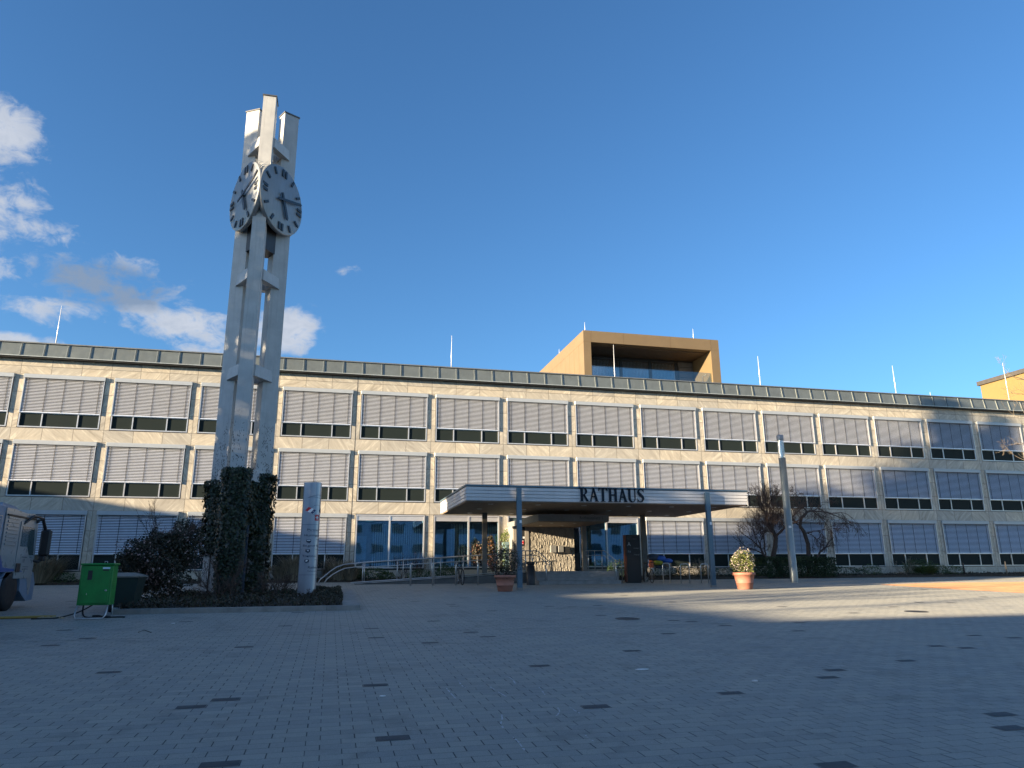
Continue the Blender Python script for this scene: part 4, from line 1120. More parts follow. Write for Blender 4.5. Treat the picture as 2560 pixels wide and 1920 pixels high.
# serif letters
def letters():
    """polygons in a unit high box, thick/thin roman capitals"""
    m = MB()
    def poly(pts, dx): m.add([(x + dx, 0, z) for x, z in pts] + [(x + dx, .03, z) for x, z in pts], [tuple(range(len(pts))), tuple(range(len(pts), 2 * len(pts)))[::-1]] + [(i, i + len(pts), (i + 1) % len(pts) + len(pts), (i + 1) % len(pts)) for i in range(len(pts))])
    def quadstrip(c1, c2, dx):
        for i in range(len(c1) - 1): poly([c1[i], c1[i + 1], c2[i + 1], c2[i]], dx)
    def serif(x0, x1, z, dx, up_=True):
        h = .045
        poly([(x0, z), (x1, z), (x1 - .02, z + (h if up_ else -h)), (x0 + .02, z + (h if up_ else -h))], dx)
    def stem(x0, x1, dx): poly([(x0, .03), (x1, .03), (x1, .97), (x0, .97)], dx)
    def arc(cx, cz, rx, rz, a0, a1, n=14): return [(cx + rx * math.cos(a0 + (a1 - a0) * i / n), cz + rz * math.sin(a0 + (a1 - a0) * i / n)) for i in range(n + 1)]
    def Rr(d):
        stem(.12, .34, d); serif(.0, .42, 0, d); serif(.0, .3, 1, d, False)
        o, i_ = arc(.42, .735, .32, .265, -math.pi / 2, math.pi / 2), arc(.40, .735, .14, .215, -math.pi / 2, math.pi / 2)
        quadstrip(o, i_, d); poly([(.3, .95), (.42, .95), (.42, 1), (.3, 1)], d); poly([(.3, .47), (.42, .47), (.42, .52), (.3, .52)], d)
        poly([(.34, .48), (.52, .48), (.88, .0), (.64, 0)], d); poly([(.62, 0), (.95, 0), (.93, .04), (.66, .04)], d); return .92
    def A(d):
        poly([(.33, 1), (.47, 1), (.82, .02), (.58, .02)], d); poly([(.34, .98), (.43, .80), (.175, .02), (.075, .02)], d)
        poly([(.2, .31), (.60, .31), (.58, .39), (.22, .39)], d); serif(.0, .24, 0, d); serif(.5, .9, 0, d); return .86
    def Tt(d):
        stem(.32, .54, d); serif(.2, .66, 0, d); poly([(.02, .94), (.84, .94), (.84, 1), (.02, 1)], d)
        poly([(.02, 1), (.0, .76), (.05, .76), (.16, .94)], d); poly([(.84, 1), (.70, .94), (.81, .76), (.86, .76)], d); return .90
    def H(d):
        stem(.1, .32, d); stem(.62, .84, d)
        for s0, s1 in ((.0, .42), (.52, .94)): serif(s0, s1, 0, d); serif(s0, s1, 1, d, False)
        poly([(.3, .46), (.64, .46), (.64, .55), (.3, .55)], d); return .98
    def U(d):
        poly([(.1, .28), (.32, .28), (.32, .97), (.1, .97)], d); poly([(.69, .3), (.79, .3), (.79, .97), (.69, .97)], d)
        o = arc(.44, .3, .34, .32, math.pi, 2 * math.pi); i_ = arc(.515, .3, .195, .24, math.pi, 2 * math.pi)
        quadstrip(o, i_, d); serif(.0, .42, 1, d, False); serif(.62, .88, 1, d, False); return .92
    def S(d):
        ctr = [(.60, .84), (.52, .94), (.36, .965), (.20, .90), (.15, .76), (.22, .63), (.38, .52), (.54, .40), (.60, .26), (.52, .11), (.34, .035), (.17, .07), (.08, .2)]
        th = [.02, .035, .03, .075, .105, .12, .12, .12, .105, .075, .03, .035, .02]
        c1, c2 = [], []
        for i, (x, z) in enumerate(ctr):
            a = ctr[max(0, i - 1)]; b = ctr[min(len(ctr) - 1, i + 1)]; tx, tz = b[0] - a[0], b[1] - a[1]; l = math.hypot(tx, tz)
            c1.append((x - tz / l * th[i], z + tx / l * th[i])); c2.append((x + tz / l * th[i], z - tx / l * th[i]))
        quadstrip(c1, c2, d); poly([(.62, 1.0), (.66, 1.0), (.66, .72), (.60, .82)], d); poly([(.04, 0), (.08, 0), (.11, .17), (.04, .30)], d); return .78
    d = 0
    for f in (Rr, A, Tt, H, A, U, S): d += f(d)
    return m, d
lm, lw_ = letters()
pl, pr = at(1448, 1236, 30.16), at(1612, 1240, 30.16)
hgt = .60
sx = (pr.x - pl.x) / lw_
o_ = MB(); o_.v = [(pl.x + v[0] * sx, 30.13 + v[1], 4.585 + v[2] * hgt) for v in lm.v]; o_.f = lm.f; o_.mi = lm.mi; o_.sm = lm.sm
o_.build('lettering', LETTER, CN)

# ------------------------------------------------------------------ vestibule, steps, small canopy
VE = empty('entrance_porch', (11.5, 37.5, 1.1), 'raised entrance porch with rough stone wall and low flat roof', 'porch')
FL = 1.65
m = MB(); m.box(9.7, 14.0, 34.9, 41.0, 1.0, FL); m.build('platform', STEPM, VE)
m = MB(); m.box(9.62, 13.75, 34.0, 34.895, 1.0, 1.21); m.box(9.62, 13.72, 34.3, 34.893, 1.215, 1.36); m.box(9.65, 13.7, 34.6, 34.89, 1.365, 1.51); m.build('step', STEPM, VE)
# rough stone wall
rg = random.Random(3)
m = MB()
x0, x1, z0, z1, yw = 10.35, 12.92, FL, 4.05, 38.5
m.box(x0, x1, yw, yw + .25, z0, z1)
x = x0
while x < x1 - .02:
    w_ = min(rg.uniform(.035, .075), x1 - x); z = z0
    while z < z1 - .03:
        h = min(rg.uniform(.07, .24), z1 - z); d = rg.uniform(.006, .034)
        v = [(x, yw, z), (x + w_, yw, z), (x + w_, yw, z + h), (x, yw, z + h), (x + .006, yw - d * rg.uniform(.3, 1.3), z + .006), (x + w_ - .006, yw - d * rg.uniform(.3, 1.3), z + .008), (x + w_ - .008, yw - d * rg.uniform(.3, 1.3), z + h - .006), (x + .008, yw - d, z + h - .008)]
        m.add(v, [(4, 5, 6, 7), (0, 1, 5, 4), (1, 2, 6, 5), (2, 3, 7, 6), (3, 0, 4, 7)]); z += h
    x += w_
sw = m.build('stone_wall', mat('split_stone', (.32, .295, .25), .85, 0, .25, 6, bump=.3), VE)
m = MB(); bp = at(1376, 1372, 38.4); m.bbox(bp.x - .02, bp.x + .30, 38.28, 38.42, 2.62, 3.0, .01); m.build('letter_box', mat('letter_box_metal', (.22, .22, .21), .5, .2), VE)
m = MB(); m.bbox(bp.x + .42, bp.x + .72, 38.30, 38.42, 2.64, 2.98, .01); m.cur = 1; m.box(bp.x + .74, bp.x + 1.08, 38.33, 38.42, 2.60, 2.94); m.build('intercom_panel', [mat('intercom_metal', (.22, .22, .21), .5, .2), DARK], VE)
m = MB(); m.box(10.14, 10.34, 38.45, 38.75, FL, 4.05); m.build('door_pillar', STONE2, VE)
m = MB(); m.box(9.78, 10.13, 38.5, 38.6, 3.0, 4.0); nb_ = m.build('notice_board', DARK, VE)
m = MB(); m.box(9.86, 10.06, 38.47, 38.497, 3.06, 3.26); m.build('red_notice', RED, VE) 
m = MB(); m.box(9.88, 10.04, 38.464, 38.469, 3.22, 3.25); m.box(9.86, 9.98, 38.47, 38.497, 3.35, 3.40); m.box(10.03, 10.12, 38.47, 38.497, 3.36, 3.46); m.box(9.88, 10.03, 38.464, 38.469, 3.08, 3.10); m.build('white_notice', WPR, VE)
m = MB(); m.box(9.78, 10.13, 38.52, 38.62, FL, 2.97); m.box(9.78, 10.13, 38.5, 38.52, 2.72, 2.82); m.build('left_panel', STONE2, VE)
m = MB(); m.box(9.5, 9.77, 38.5, 40.38, FL, 4.02); m.build('side_wall', STONE2, VE)
m = MB(); m.box(12.95, 13.55, 39.6, 39.7, FL, 4.0); m.cur = 1; m.box(12.98, 13.4, 38.95, 39.0, FL + .02, 2.6); m.cur = 2; m.box(13.0, 13.03, 38.9, 38.93, 2.4, 3.4); m.build('door', [mat('dark_glass_door', (.01, .012, .014), .15), BLKPL, STEEL], VE)
m = MB(); m.box(12.86, 13.10, 36.95, 37.15, FL, 4.05); m.build('porch_column', STONE2, VE)
m = MB(); m.box(9.64, 9.66, 34.9, 40.3, 1.05, 1.64); m.build('platform_edge', CONC, VE)
CZ = 3.97
m = MB(); m.box(9.64, 13.25, 34.02, 40.38, CZ + .03, 4.32); m.build('porch_roof', mat('porch_roof_paint', (.20, .20, .19), .6), VE)
m = MB(); m.box(9.68, 13.2, 34.08, 40.3, CZ, CZ + .028); m.build('porch_soffit', SOFF, VE)
for (x, y) in ((10.6, 35), (11.8, 35), (10.6, 37), (11.8, 37)):
    m = MB(); m.lathe([(.07, CZ - .016), (.09, CZ - .004), (.09, CZ - .003)], 16, c=(x, y)); m.build('downlight', DLM, VE)
tm = MB(); text_mb(tm, 'Rathausplatz 1', (11.72, 34.012, 4.10), (1, 0, 0), (0, 0, 1), .21, .004); tm.build('address_lettering', INK, VE)
# window remainder above the porch (bay 7)
m = MB(); m.box(9.62, 9.7, 40.36, 40.5, 4.1, 4.68); m.box(9.7, 13.35, 40.38, 40.5, 4.6, 4.68); m.build('window', FRAME, HALL)
m = MB(); m.box(9.7, 13.4, 40.44, 40.46, 4.33, 4.6); m.build('window', LGLASS, HALL)
m = MB(); m.box(9.5, 14.2, 40.9, 41.0, 1.6, 5.0); m.build('inner_wall', ROOM, HALL)
m = MB(); m.box(13.26, 13.42, YF, YF + .5, 1.7, 4.71); m.build('pier', MARBLE, HALL)
m = MB(); m.box(13.58, 13.62, YF, YF + .5, 1.7, 1.776); m.build('pier', MARBLE, HALL)

# ------------------------------------------------------------------ railings
def rail(name, segs, label, cat='railing', m=STEEL, base=None):
    b = base or segs[0][0][0]
    r = empty(name, (b[0], b[1], b[2]), label, cat)
    for (pts, rad, nm) in segs:
        mb = MB(); mb.path(pts, rad, 8); mb.build(nm, m, r)
    return r
def rampz(x): return 1.17 + max(0, min(1, (x - 1.2) / 8.3)) * .48
RY = 36.25
segs = []
A0 = at(897, 1408, RY)
top = [(A0.x + .0, RY, rampz(1.2) + .93)]
for i in range(1, 6): xx = A0.x + (9.4 - A0.x) * i / 5; top.append((xx, RY, rampz(xx) + .93))
segs.append(([(p[0], p[1], p[2]) for p in top], .025, 'handrail'))
segs.append(([(p[0], p[1], p[2] - .24) for p in top], .022, 'handrail'))
lx = top[0][0]; lz = top[0][2]
segs.append(([(lx, RY, lz), (lx - .12, RY, lz - .03), (lx - .17, RY, lz - .12), (lx - .12, RY, lz - .21), (lx, RY, lz - .24)], .023, 'rail_bend'))
for u in (907, 993, 1078, 1158, 1238): 
    xx = at(u, 1430, RY).x; segs.append(([(xx, RY, rampz(xx) - .1), (xx, RY, rampz(xx) + .93)], .026, 'baluster_post'))
rail('ramp_railing', segs, 'long steel double handrail along the wheelchair ramp', base=(lx, RY, 1.1))
back = []
segs = []
tp = [(x, 37.8, rampz(x) + .93) for x in (1.5, 4, 7, 9.4)]
segs.append((tp, .024, 'handrail'))
for x in (1.7, 3.6, 5.5, 7.4, 9.2): segs.append(([(x, 37.8, rampz(x) - .05), (x, 37.8, rampz(x) + .93)], .022, 'baluster_post'))
rail('ramp_railing', segs, 'rear steel handrail of the ramp on the window side', base=(1.5, 37.8, 1.1))
# curved guide rails
for k, pts in enumerate(([(792, 1460), (800, 1449), (812, 1440), (826, 1428), (841, 1418), (861, 1411), (880, 1409), (920, 1405)], [(806, 1460), (818, 1447), (832, 1436), (848, 1427), (862, 1421), (885, 1418), (908, 1416)])):
    P3 = [at(u, v, 36.6) for u, v in pts]
    P3[0].z = 1.05
    mb = MB(); mb.path(P3, .024, 8); o = mb.build('curved_rail', STEEL)
    tag(o, 'upper curved steel tube sweeping up from the ground at the ramp start' if k == 0 else 'lower curved steel tube sweeping up from the ground at the ramp start', 'railing', 'curved rails at the ramp')
m = MB()
m.add([(1.2, 36.1, 1.0), (9.62, 36.1, 1.0), (9.62, 36.1, 1.63), (1.2, 36.1, 1.17), (1.2, 37.9, 1.0), (9.62, 37.9, 1.0), (9.62, 37.9, 1.63), (1.2, 37.9, 1.17)], [(0, 1, 2, 3), (5, 4, 7, 6), (3, 2, 6, 7), (1, 5, 6, 2), (4, 0, 3, 7)])
RP = empty('wheelchair_ramp', (1.2, 37, 1.15), 'low sloping ramp with steel edge leading up to the entrance', 'ramp')
m.build('ramp_slab', mat('ramp_concrete', (.13, .13, .125), .85, 0, .2, 3), RP)
m = MB(); m.path([(1.0, 36.06, 1.19), (9.5, 36.06, 1.68)], .022, 6); m.path([(1.0, 36.06, 1.13), (9.5, 36.06, 1.60)], .018, 6); m.build('edge_bar', STEEL, RP)
# entrance railings left of steps
segs = []
zt = FL + .98
X_ = lambda u, Y=35.3: at(u, 1400, Y).x
a, b = X_(1303), X_(1340)
segs.append(([(a, 35.3, zt), (b, 35.3, zt)], .022, 'handrail')); segs.append(([(a, 35.3, zt - .22), (b, 35.3, zt - .22)], .02, 'handrail'))
segs.append(([(b, 35.3, zt), (b + .12, 35.2, zt - .05), (b + .42, 34.4, zt - .55), (b + .40, 34.35, zt - .72), (b + .1, 35.0, zt - .32), (b, 35.2, zt - .22)], .02, 'handrail'))
for u in (1303, 1314, 1330): segs.append(([(X_(u), 35.3, FL), (X_(u), 35.3, zt)], .026, 'baluster_post'))
segs.append(([(b + .2, 34.25, 1.06), (b + .2, 34.25, zt - .5)], .024, 'baluster_post'))
rail('entrance_railing', segs, 'short steel railing on the left side of the entrance steps', base=(a, 35.3, 1.1))
segs = []
a, b, e = at(1464, 1380, 35.0), at(1510, 1380, 35.0), at(1525, 1400, 34.3)
segs.append(([(a.x, 35, zt), (b.x, 35, zt), (b.x + .35, 34.3, zt - .5)], .022, 'handrail')); segs.append(([(a.x, 35, zt - .24), (b.x, 35, zt - .24), (b.x + .3, 34.35, zt - .72)], .02, 'handrail'))
for u in (1471, 1487, 1505): segs.append(([(at(u, 1400, 35).x, 35, FL), (at(u, 1400, 35).x, 35, zt)], .022, 'baluster_post'))
segs.append(([(b.x + .32, 34.3, 1.05), (b.x + .32, 34.3, zt - .45)], .024, 'baluster_post'))
rail('entrance_railing', segs, 'short steel railing on the right side of the entrance steps', base=(a.x, 35, 1.1))

# bike hoops
def hoop(u0, u1, vt, vb, Y, label, ry=0.0):
    a, b = at(u0, vb, Y), at(u1, vb, Y); zt_ = at(u0, vt, Y).z; z0 = ground_z(Y)
    c = (a.x + b.x) / 2; h = zt_ - z0; w_ = (b.x - a.x) / 2
    mb = MB(); pts = [(-w_, -ry, -.05), (-w_, -ry, h - .1), (-w_ + .03, -ry * .9, h - .02), (-w_ + .10, -ry * .7, h), (w_ - .1, ry * .7, h), (w_ - .03, ry * .9, h - .02), (w_, ry, h - .1), (w_, ry, -.05)]
    mb.path(pts, .025, 8); o = mb.build('bike_hoop', STEEL); o.location = (c, Y, z0)
    tag(o, label, 'bike rack', 'steel bike hoops beside the entrance')
hoop(1023, 1029, 1409, 1464, 34.6, 'narrow bike hoop, leftmost of those in front of the ramp', .35)
hoop(1079, 1087, 1409, 1464, 34.6, 'bike hoop just left of the parked bicycle', .35)
hoop(1136, 1143, 1408, 1463, 34.8, 'bike hoop the plain bicycle is parked at', .35)
hoop(1191, 1200, 1408, 1458, 35.0, 'bike hoop just left of the rear canopy post', .35)
hoop(1536, 1556, 1404, 1450, 35.2, 'bike hoop left of the dark sign slab')
hoop(1659, 1676, 1408, 1458, 34.2, 'bike hoop behind the loaded bicycle')
hoop(1703, 1725, 1410, 1459, 33.6, 'bike hoop halfway between loaded bicycle and right front post')
hoop(1754, 1772, 1410, 1457, 33.6, 'bike hoop nearest to the right front post')

# litter bin
p = at(1327, 1458, 33.9)
m = MB(); z0 = ground_z(33.9); m.lathe([(.20, z0), (.20, z0 + .85), (.16, z0 + .86), (.16, z0 + .95), (.21, z0 + .95), (.205, z0 + 1.03), (.12, z0 + 1.06)], 20)
for i in range(len(m.v)): m.v[i] = (m.v[i][0], m.v[i][1], m.v[i][2] - z0)
o = m.build('litter_bin', BLKPL); o.location = (p.x, 33.9, z0); tag(o, 'black cylindrical litter bin beside the entrance steps', 'litter bin')

# ------------------------------------------------------------------ tall planter with climber by the entrance
p = at(1279, 1400, 39.4)
PL = empty('tall_planter', (p.x, 39.8, FL - .05), 'tall blue grey planter column with trailing yellow green plant', 'planter')
m = MB(); m.box(p.x - .32, p.x + .32, 39.45, 40.15, 1.5, 3.05); 
for i in range(5): m.box(p.x - .305 + i * .13, p.x - .25 + i * .13, 39.42, 39.45, 1.6, 2.95)
m.box(p.x - .36, p.x + .36, 39.38, 40.2, 3.052, 3.22); m.build('planter_box', mat('weathered_planter', (.13, .21, .24), .6, 0, .3, 4, streak=.4), PL)
rg = random.Random(77); m = MB(); leaves(m, (p.x, 39.8, 3.5), (.52, .45, .40), 1300, .075, rg, .35, .4)
for _ in range(700):
    z = rg.uniform(1.9, 3.3); s_ = rg.choice((-1, 1)); leaf(m, (p.x + s_ * (.36 + abs(rg.gauss(0, .06))), 39.5 + rg.gauss(0, .12), z), rg.uniform(.05, .09), rg)
m.build('foliage', L_LIME, PL)
# flowering shrubs beside the window
for (u, v, Y, r, mm_, n_, lab) in ((1226, 1372, 38.3, (.24, .22, .75), L_ORANGE, 420, 'slim upright shrub with glowing orange leaves beside the entrance'), (1195, 1385, 38.4, (.34, .30, .55), L_PINK, 160, 'pinkish shrub left of the orange one')):
    p = at(u, v, Y); bush('ornamental_shrub', (p.x, Y, p.z), r, n_, .085, mm_, lab, 'shrub', int(u), L_BRONZE, 800, .08, stems=3, lum=.35)
for (u, v, Y, r, lab) in ((1232, 1405, 38.2, (.3, .3, .45), 'small pink flowered shrub low behind the ramp rail'),):
    p = at(u, v, Y); bush('ornamental_shrub', (p.x, Y, p.z), r, 300, .07, L_BRONZE, lab, 'shrub', int(u), L_PINK, 200, .09, stems=3)

# ------------------------------------------------------------------ potted shrubs
def pot(x, y, s, label, foliage, fr, n, fm, flower, fn, seed, fz):
    z0 = ground_z(y); r = empty('potted_shrub', (x, y, z0), label, 'potted plant', 'terracotta pots in front of the canopy')
    T = Matrix.Translation((x, y, z0)) @ Matrix.Scale(s, 4)
    m = MB(); m.lathe([(.265, 0), (.29, .03), (.325, .22), (.335, .225), (.34, .25), (.33, .26), (.385, .52), (.43, .525), (.435, .62), (.415, .63), (.37, .62), (.36, .55)], 32, T=T)
    m.build('pot', TERRA, r)
    m = MB(); m.lathe([(.355, .54), (.02, .56)], 20, T=T); m.build('soil', SOIL, r)
    rg = random.Random(seed); m = MB(); leaves(m, (x, y, z0 + fz), fr, n, .065, rg, .4, .38)
    for _ in range(160):
        a = rg.uniform(0, 6.3); leaf(m, (x + math.cos(a) * .38 * s, y + math.sin(a) * .38 * s, z0 + rg.uniform(.5, .72) * s), .06, rg)
    m.cur = 1; leaves(m, (x, y, z0 + fz + .03), (fr[0] * 1.0, fr[1], fr[2]), fn, .06, rg, .9, .2, asp=.95)
    m.build('foliage', [fm, flower], r)
    m = MB()
    for k in range(5): branch(m, (x + rg.uniform(-.08, .08), y, z0 + .5 * s), (rg.gauss(0, .4), rg.gauss(0, .4), 1), .35, .015, 2, rg)
    m.build('stem', BARK, r)
    return r
pot(6.80, 29.0, 1.0, 'terracotta pot with dark leafy bush in the shade beside the left front post', None, (.64, .55, .60), 2300, L_BRONZE, L_BUD, 130, 5, 1.12)
pot(17.03, 28.4, 1.08, 'sunlit orange terracotta pot with round white flowering bush', None, (.50, .48, .50), 2000, L_OLIVE, L_WHITE, 520, 6, 1.12)

# ------------------------------------------------------------------ dark totem sign
z0 = ground_z(34.8)
TO = empty('sign_slab', (14.85, 34.8, z0), 'tall dark sign slab lettered A beside the steps', 'sign')
a, b = at(1562, 1400, 34.8).x, at(1600, 1400, 34.8).x
m = MB(); m.box(a + .08, b + .0, 34.7, 34.95, z0 + .06, 3.4); m.build('panel', TOTM, TO)
m = MB(); m.box(a + .0, a + .079, 34.72, 34.93, z0 + .06, 3.39); m.build('edge', TOTS, TO)
m = MB(); m.box(a + .05, b - .03, 34.74, 34.9, z0 - .03, z0 + .058); m.build('plinth', BLKPL, TO)
GREYP = mat('grey_print', (.42, .42, .42), .6); DGR = mat('dim_print', (.10, .10, .10), .6)
m = MB(); text_mb(m, 'A', (a + .13, 34.695, 2.85), (1, 0, 0), (0, 0, 1), .26); m.build('letter', GREYP, TO)
m = MB(); text_mb(m, 'Rathaus', (a + .12, 34.695, 3.27), (1, 0, 0), (0, 0, 1), .085); text_mb(m, 'Weil am Rhein', (a + .12, 34.695, 3.17), (1, 0, 0), (0, 0, 1), .085); m.build('heading', DGR, TO)
m = MB(); text_mb(m, 'Rathaus 1', (b - .03, 34.695, 2.72), (1, 0, 0), (0, 0, 1), .085, align='RIGHT'); text_mb(m, 'Eingang 2', (b - .03, 34.695, 2.40), (1, 0, 0), (0, 0, 1), .085, align='RIGHT')
m.box(a + .13, a + .19, 34.69, 34.697, 2.6, 2.62); m.box(a + .15, a + .17, 34.69, 34.697, 2.52, 2.6); m.box(a + .24, a + .27, 34.69, 34.697, 2.52, 2.62); m.build('wayfinding_text', mat('mid_print', (.22, .22, .22), .6), TO)

# ------------------------------------------------------------------ sign pillar with twin towns
PX, PY = -.70, 25.9
z0 = ground_z(PY)
SP = empty('sign_pillar', (PX, PY, z0), 'tall brushed aluminium pillar with twin town names and flags', 'sign')
def pil(t, off=0.0):
    """outline: flat left facet turning into a round right side; t 0..1 from left edge over the front to the right"""
    if t < .30: return (-.30 + t / .30 * .24 , -.06 - t / .30 * .10 - off)
    a = (t - .30) / .70
    ang = math.pi * (.5 + .0) + .0
    th = -math.pi / 2 - .35 + a * (math.pi / 2 + .75)
    return (.06 + (.235 + off) * math.cos(th) * 1.0, .04 + (.215 + off) * math.sin(th))
front = [pil(i / 24) for i in range(25)]
back = [(.22, .17), (.0, .2), (-.24, .08)]
ol = [(PX + x, PY + y) for x, y in front + back]
m = MB(); m.prism(ol, z0 - .02, 4.66, smooth=False)
for i in range(len(m.sm)): m.sm[i] = len(m.f[i]) == 4 and True
pbody = m.build('pillar_body', ALU, SP)
def on(x, z, e=.004):
    # x metres along the surface from left edge
    t = max(0, min(1, x / .62)); p = pil(t, e); return Vector((PX + p[0], PY + p[1] - (.004 if t < .3 else 0), z))
def ptext(mb, s_, x, z, size):
    text_mb(mb, s_, (0, 0, 0), (1, 0, 0), (0, 0, 1), size, curve=lambda X, Z: on(x + X, z + Z, .009))
def pq(mb, pts): mb.add([on(x, z, .006) for x, z in pts], [tuple(range(len(pts)))])
ink = MB()
for (s_, x, z, sz) in (('Partnerstädte', .15, 3.02, .098), ('Huningue', .09, 2.84, .105), ('Bognor Regis', .07, 2.50, .100), ('Trebbin', .07, 2.16, .105), ('Rathaus', .20, 1.79, .105), ('Rathausplatz', .20, 1.69, .055), ('Frankreich', .38, 2.72, .045), ('England', .38, 2.40, .045), ('Deutschland', .36, 2.06, .045)):
    ptext(ink, s_, x, z, sz)
def hline(x0, x1, z, w_=.008):
    n = 16
    for i in range(n): pq(ink, [(x0 + (x1 - x0) * i / n, z), (x0 + (x1 - x0) * (i + 1) / n, z), (x0 + (x1 - x0) * (i + 1) / n, z + w_), (x0 + (x1 - x0) * i / n, z + w_)])
hline(.02, .60, 3.22); hline(.02, .60, 1.58); hline(.17, .58, 2.985, .005)
for i in range(16):
    t0, t1 = i / 16, (i + 1) / 16
    f = lambda t: (.12 + t * .44, 4.12 + .10 * math.sin(t * math.pi * .85)); g_ = lambda t: (.14 + t * .40, 4.13 + .02 * math.sin(t * 6))
    for fn in (f, g_):
        (xa, za), (xb, zb) = fn(t0), fn(t1); pq(ink, [(xa, za), (xb, zb), (xb, zb + .009), (xa, za + .009)])
for i in range(20):
    t0, t1 = math.pi * (.0 + 1.45 * i / 20), math.pi * (.0 + 1.45 * (i + 1) / 20)
    c0, c1 = (.36 + .17 * math.cos(t0), 3.70 + .18 * math.sin(t0)), (.36 + .17 * math.cos(t1), 3.70 + .18 * math.sin(t1)); pq(ink, [c0, c1, (c1[0], c1[1] + .008), (c0[0], c0[1] + .008)])
ink.build('lettering', INK, SP)
def flag(x, z, w_, h, cols, ang, name):
    mm2 = MB(); c_, s_ = math.cos(ang), math.sin(ang)
    for i, k in enumerate(cols):
        mm2.cur = i; x0_, x1_ = -w_ / 2 + w_ * i / len(cols), -w_ / 2 + w_ * (i + 1) / len(cols)
        pts = [(x0_, -h / 2), (x1_, -h / 2), (x1_, h / 2), (x0_, h / 2)]; mm2.add([on(x + c_ * a - s_ * b, z + s_ * a + c_ * b, .012) for a, b in pts], [(0, 1, 2, 3)])
    return mm2.build(name, list(cols), SP)
flag(.20, 3.70, .20, .14, (RED, WPR, NAVY), -.6, 'tricolour_flag')
flag(.52, 3.70, .14, .15, (NAVY, BLKPL, NAVY), .8, 'dark_flag')
m = MB(); mmx = [(.31, 3.36), (.42, 3.36), (.42, 3.56), (.31, 3.56)]; m.add([on(x, z, .012) for x, z in mmx], [(0, 1, 2, 3)]); m.cur = 1
for q_ in ([(.352, 3.40), (.378, 3.40), (.378, 3.52), (.352, 3.52)], [(.325, 3.447), (.405, 3.447), (.405, 3.475), (.325, 3.475)]): m.add([on(x, z, .015) for x, z in q_], [(0, 1, 2, 3)])
m.build('cross_flag', [RED, WPR], SP)
m = MB()
for (x, z, k) in ((.20, 2.68, 0), (.19, 2.36, 1), (.18, 2.03, 2)):
    m.cur = 0; sh = [(x - .045, z + .05), (x - .045, z - .03), (x, z - .07), (x + .045, z - .03), (x + .045, z + .05)]; m.add([on(a, b, .010) for a, b in sh], [(0, 1, 2, 3, 4)]); m.cur = 1
    if k == 0: q_ = [(x - .03, z + .035), (x + .03, z + .035), (x + .03, z + .01), (x - .03, z + .01)]
    elif k == 1: q_ = [(x - .015, z + .03), (x + .015, z + .03), (x, z - .02), (x - .0, z - .02)]
    else: q_ = [(x - .005, z + .035), (x + .02, z + .02), (x + .005, z - .02), (x - .02, z - .01)]
    m.add([on(a, b, .013) for a, b in q_], [(0, 1, 2, 3)])
m.build('crest', [INK, WPR], SP)

# ------------------------------------------------------------------ lamp post
LX, LY = 22.905, 33.5; z0 = ground_z(LY)
LP = empty('street_lamp', (LX, LY, z0), 'tall tapered grey lamp column with a clear glass head', 'street lamp')
m = MB(); m.lathe([(.195, z0 - .05), (.195, z0 + 1.2), (.192, z0 + 1.21), (.190, z0 + 1.215), (.180, 7.3), (.187, 7.31), (.187, 7.36)], 28, c=(LX, LY)); m.build('column', mat('lamp_grey', (.20, .235, .25), .38, .35, .08, 2), LP)
m = MB(); m.lathe([(.165, 7.365), (.170, 8.28)], 24, c=(LX, LY)); m.build('glass_shade', CLEAR, LP)
m = MB(); m.lathe([(.06, 7.365), (.065, 7.6), (.05, 7.62), (.05, 8.27)], 14, c=(LX, LY)); m.build('lamp_tube', mat('milky_tube', (.72, .72, .70), .35), LP)
m = MB()
for k in range(3):
    a = k * 2.1 + .4; m.path([(LX + math.cos(a) * .158, LY + math.sin(a) * .158, 7.37), (LX + math.cos(a) * .160, LY + math.sin(a) * .160, 8.28)], .01, 5)
m.build('stay_rod', STEEL, LP)
m = MB(); m.lathe([(.172, 8.285), (.180, 8.30), (.180, 8.56), (.165, 8.58)], 24, c=(LX, LY)); m.build('cap', mat('lamp_cap', (.24, .25, .26), .5, .2), LP)
m = MB(); sp_ = at(1978, 1317, 33.2); m.box(sp_.x - .07, sp_.x + .07, LY - .212, LY - .189, sp_.z - .05, sp_.z + .06); m.build('number_plate', WPR, LP)

# ------------------------------------------------------------------ green site cabinet
GX0, GX1, GY = -5.95, -5.02, 20.0
z0 = ground_z(GY)
GC = empty('power_cabinet', (-5.45, GY + .15, z0), 'bright green metal power cabinet on a tubular skid frame', 'electrical cabinet', None)
gw = .93
m = MB(); xa, xb = at(190, 1516, GY).x, at(272, 1516, GY).x
m.bbox(xa, xb, GY, GY + .42, z0 + .32, 1.86, .012); m.build('body', GREENP, GC)
m = MB(); m.bbox(xa - .02, xb + .03, GY - .03, GY + .45, 1.862, 1.91, .012); m.build('lid', GREENP, GC)
m = MB(); m.bbox(xa + .045, xb - .045, GY - .022, GY - .002, z0 + .36, 1.80, .006); dr = m.build('door', GREENP, GC)
m = MB(); m.box(xa + .17, xa + .27, GY - .026, GY - .0225, 1.52, 1.74); m.build('window', BLKPL, dr)
m = MB(); m.box(xb - .23, xb - .07, GY - .028, GY - .0225, 1.775, 1.815); m.cur = 1; m.box(xb - .22, xb - .09, GY - .026, GY - .0225, 1.73, 1.76); m.build('label_plate', [mat('pale_blue_label', (.45, .65, .72), .5), BLKPL], dr)
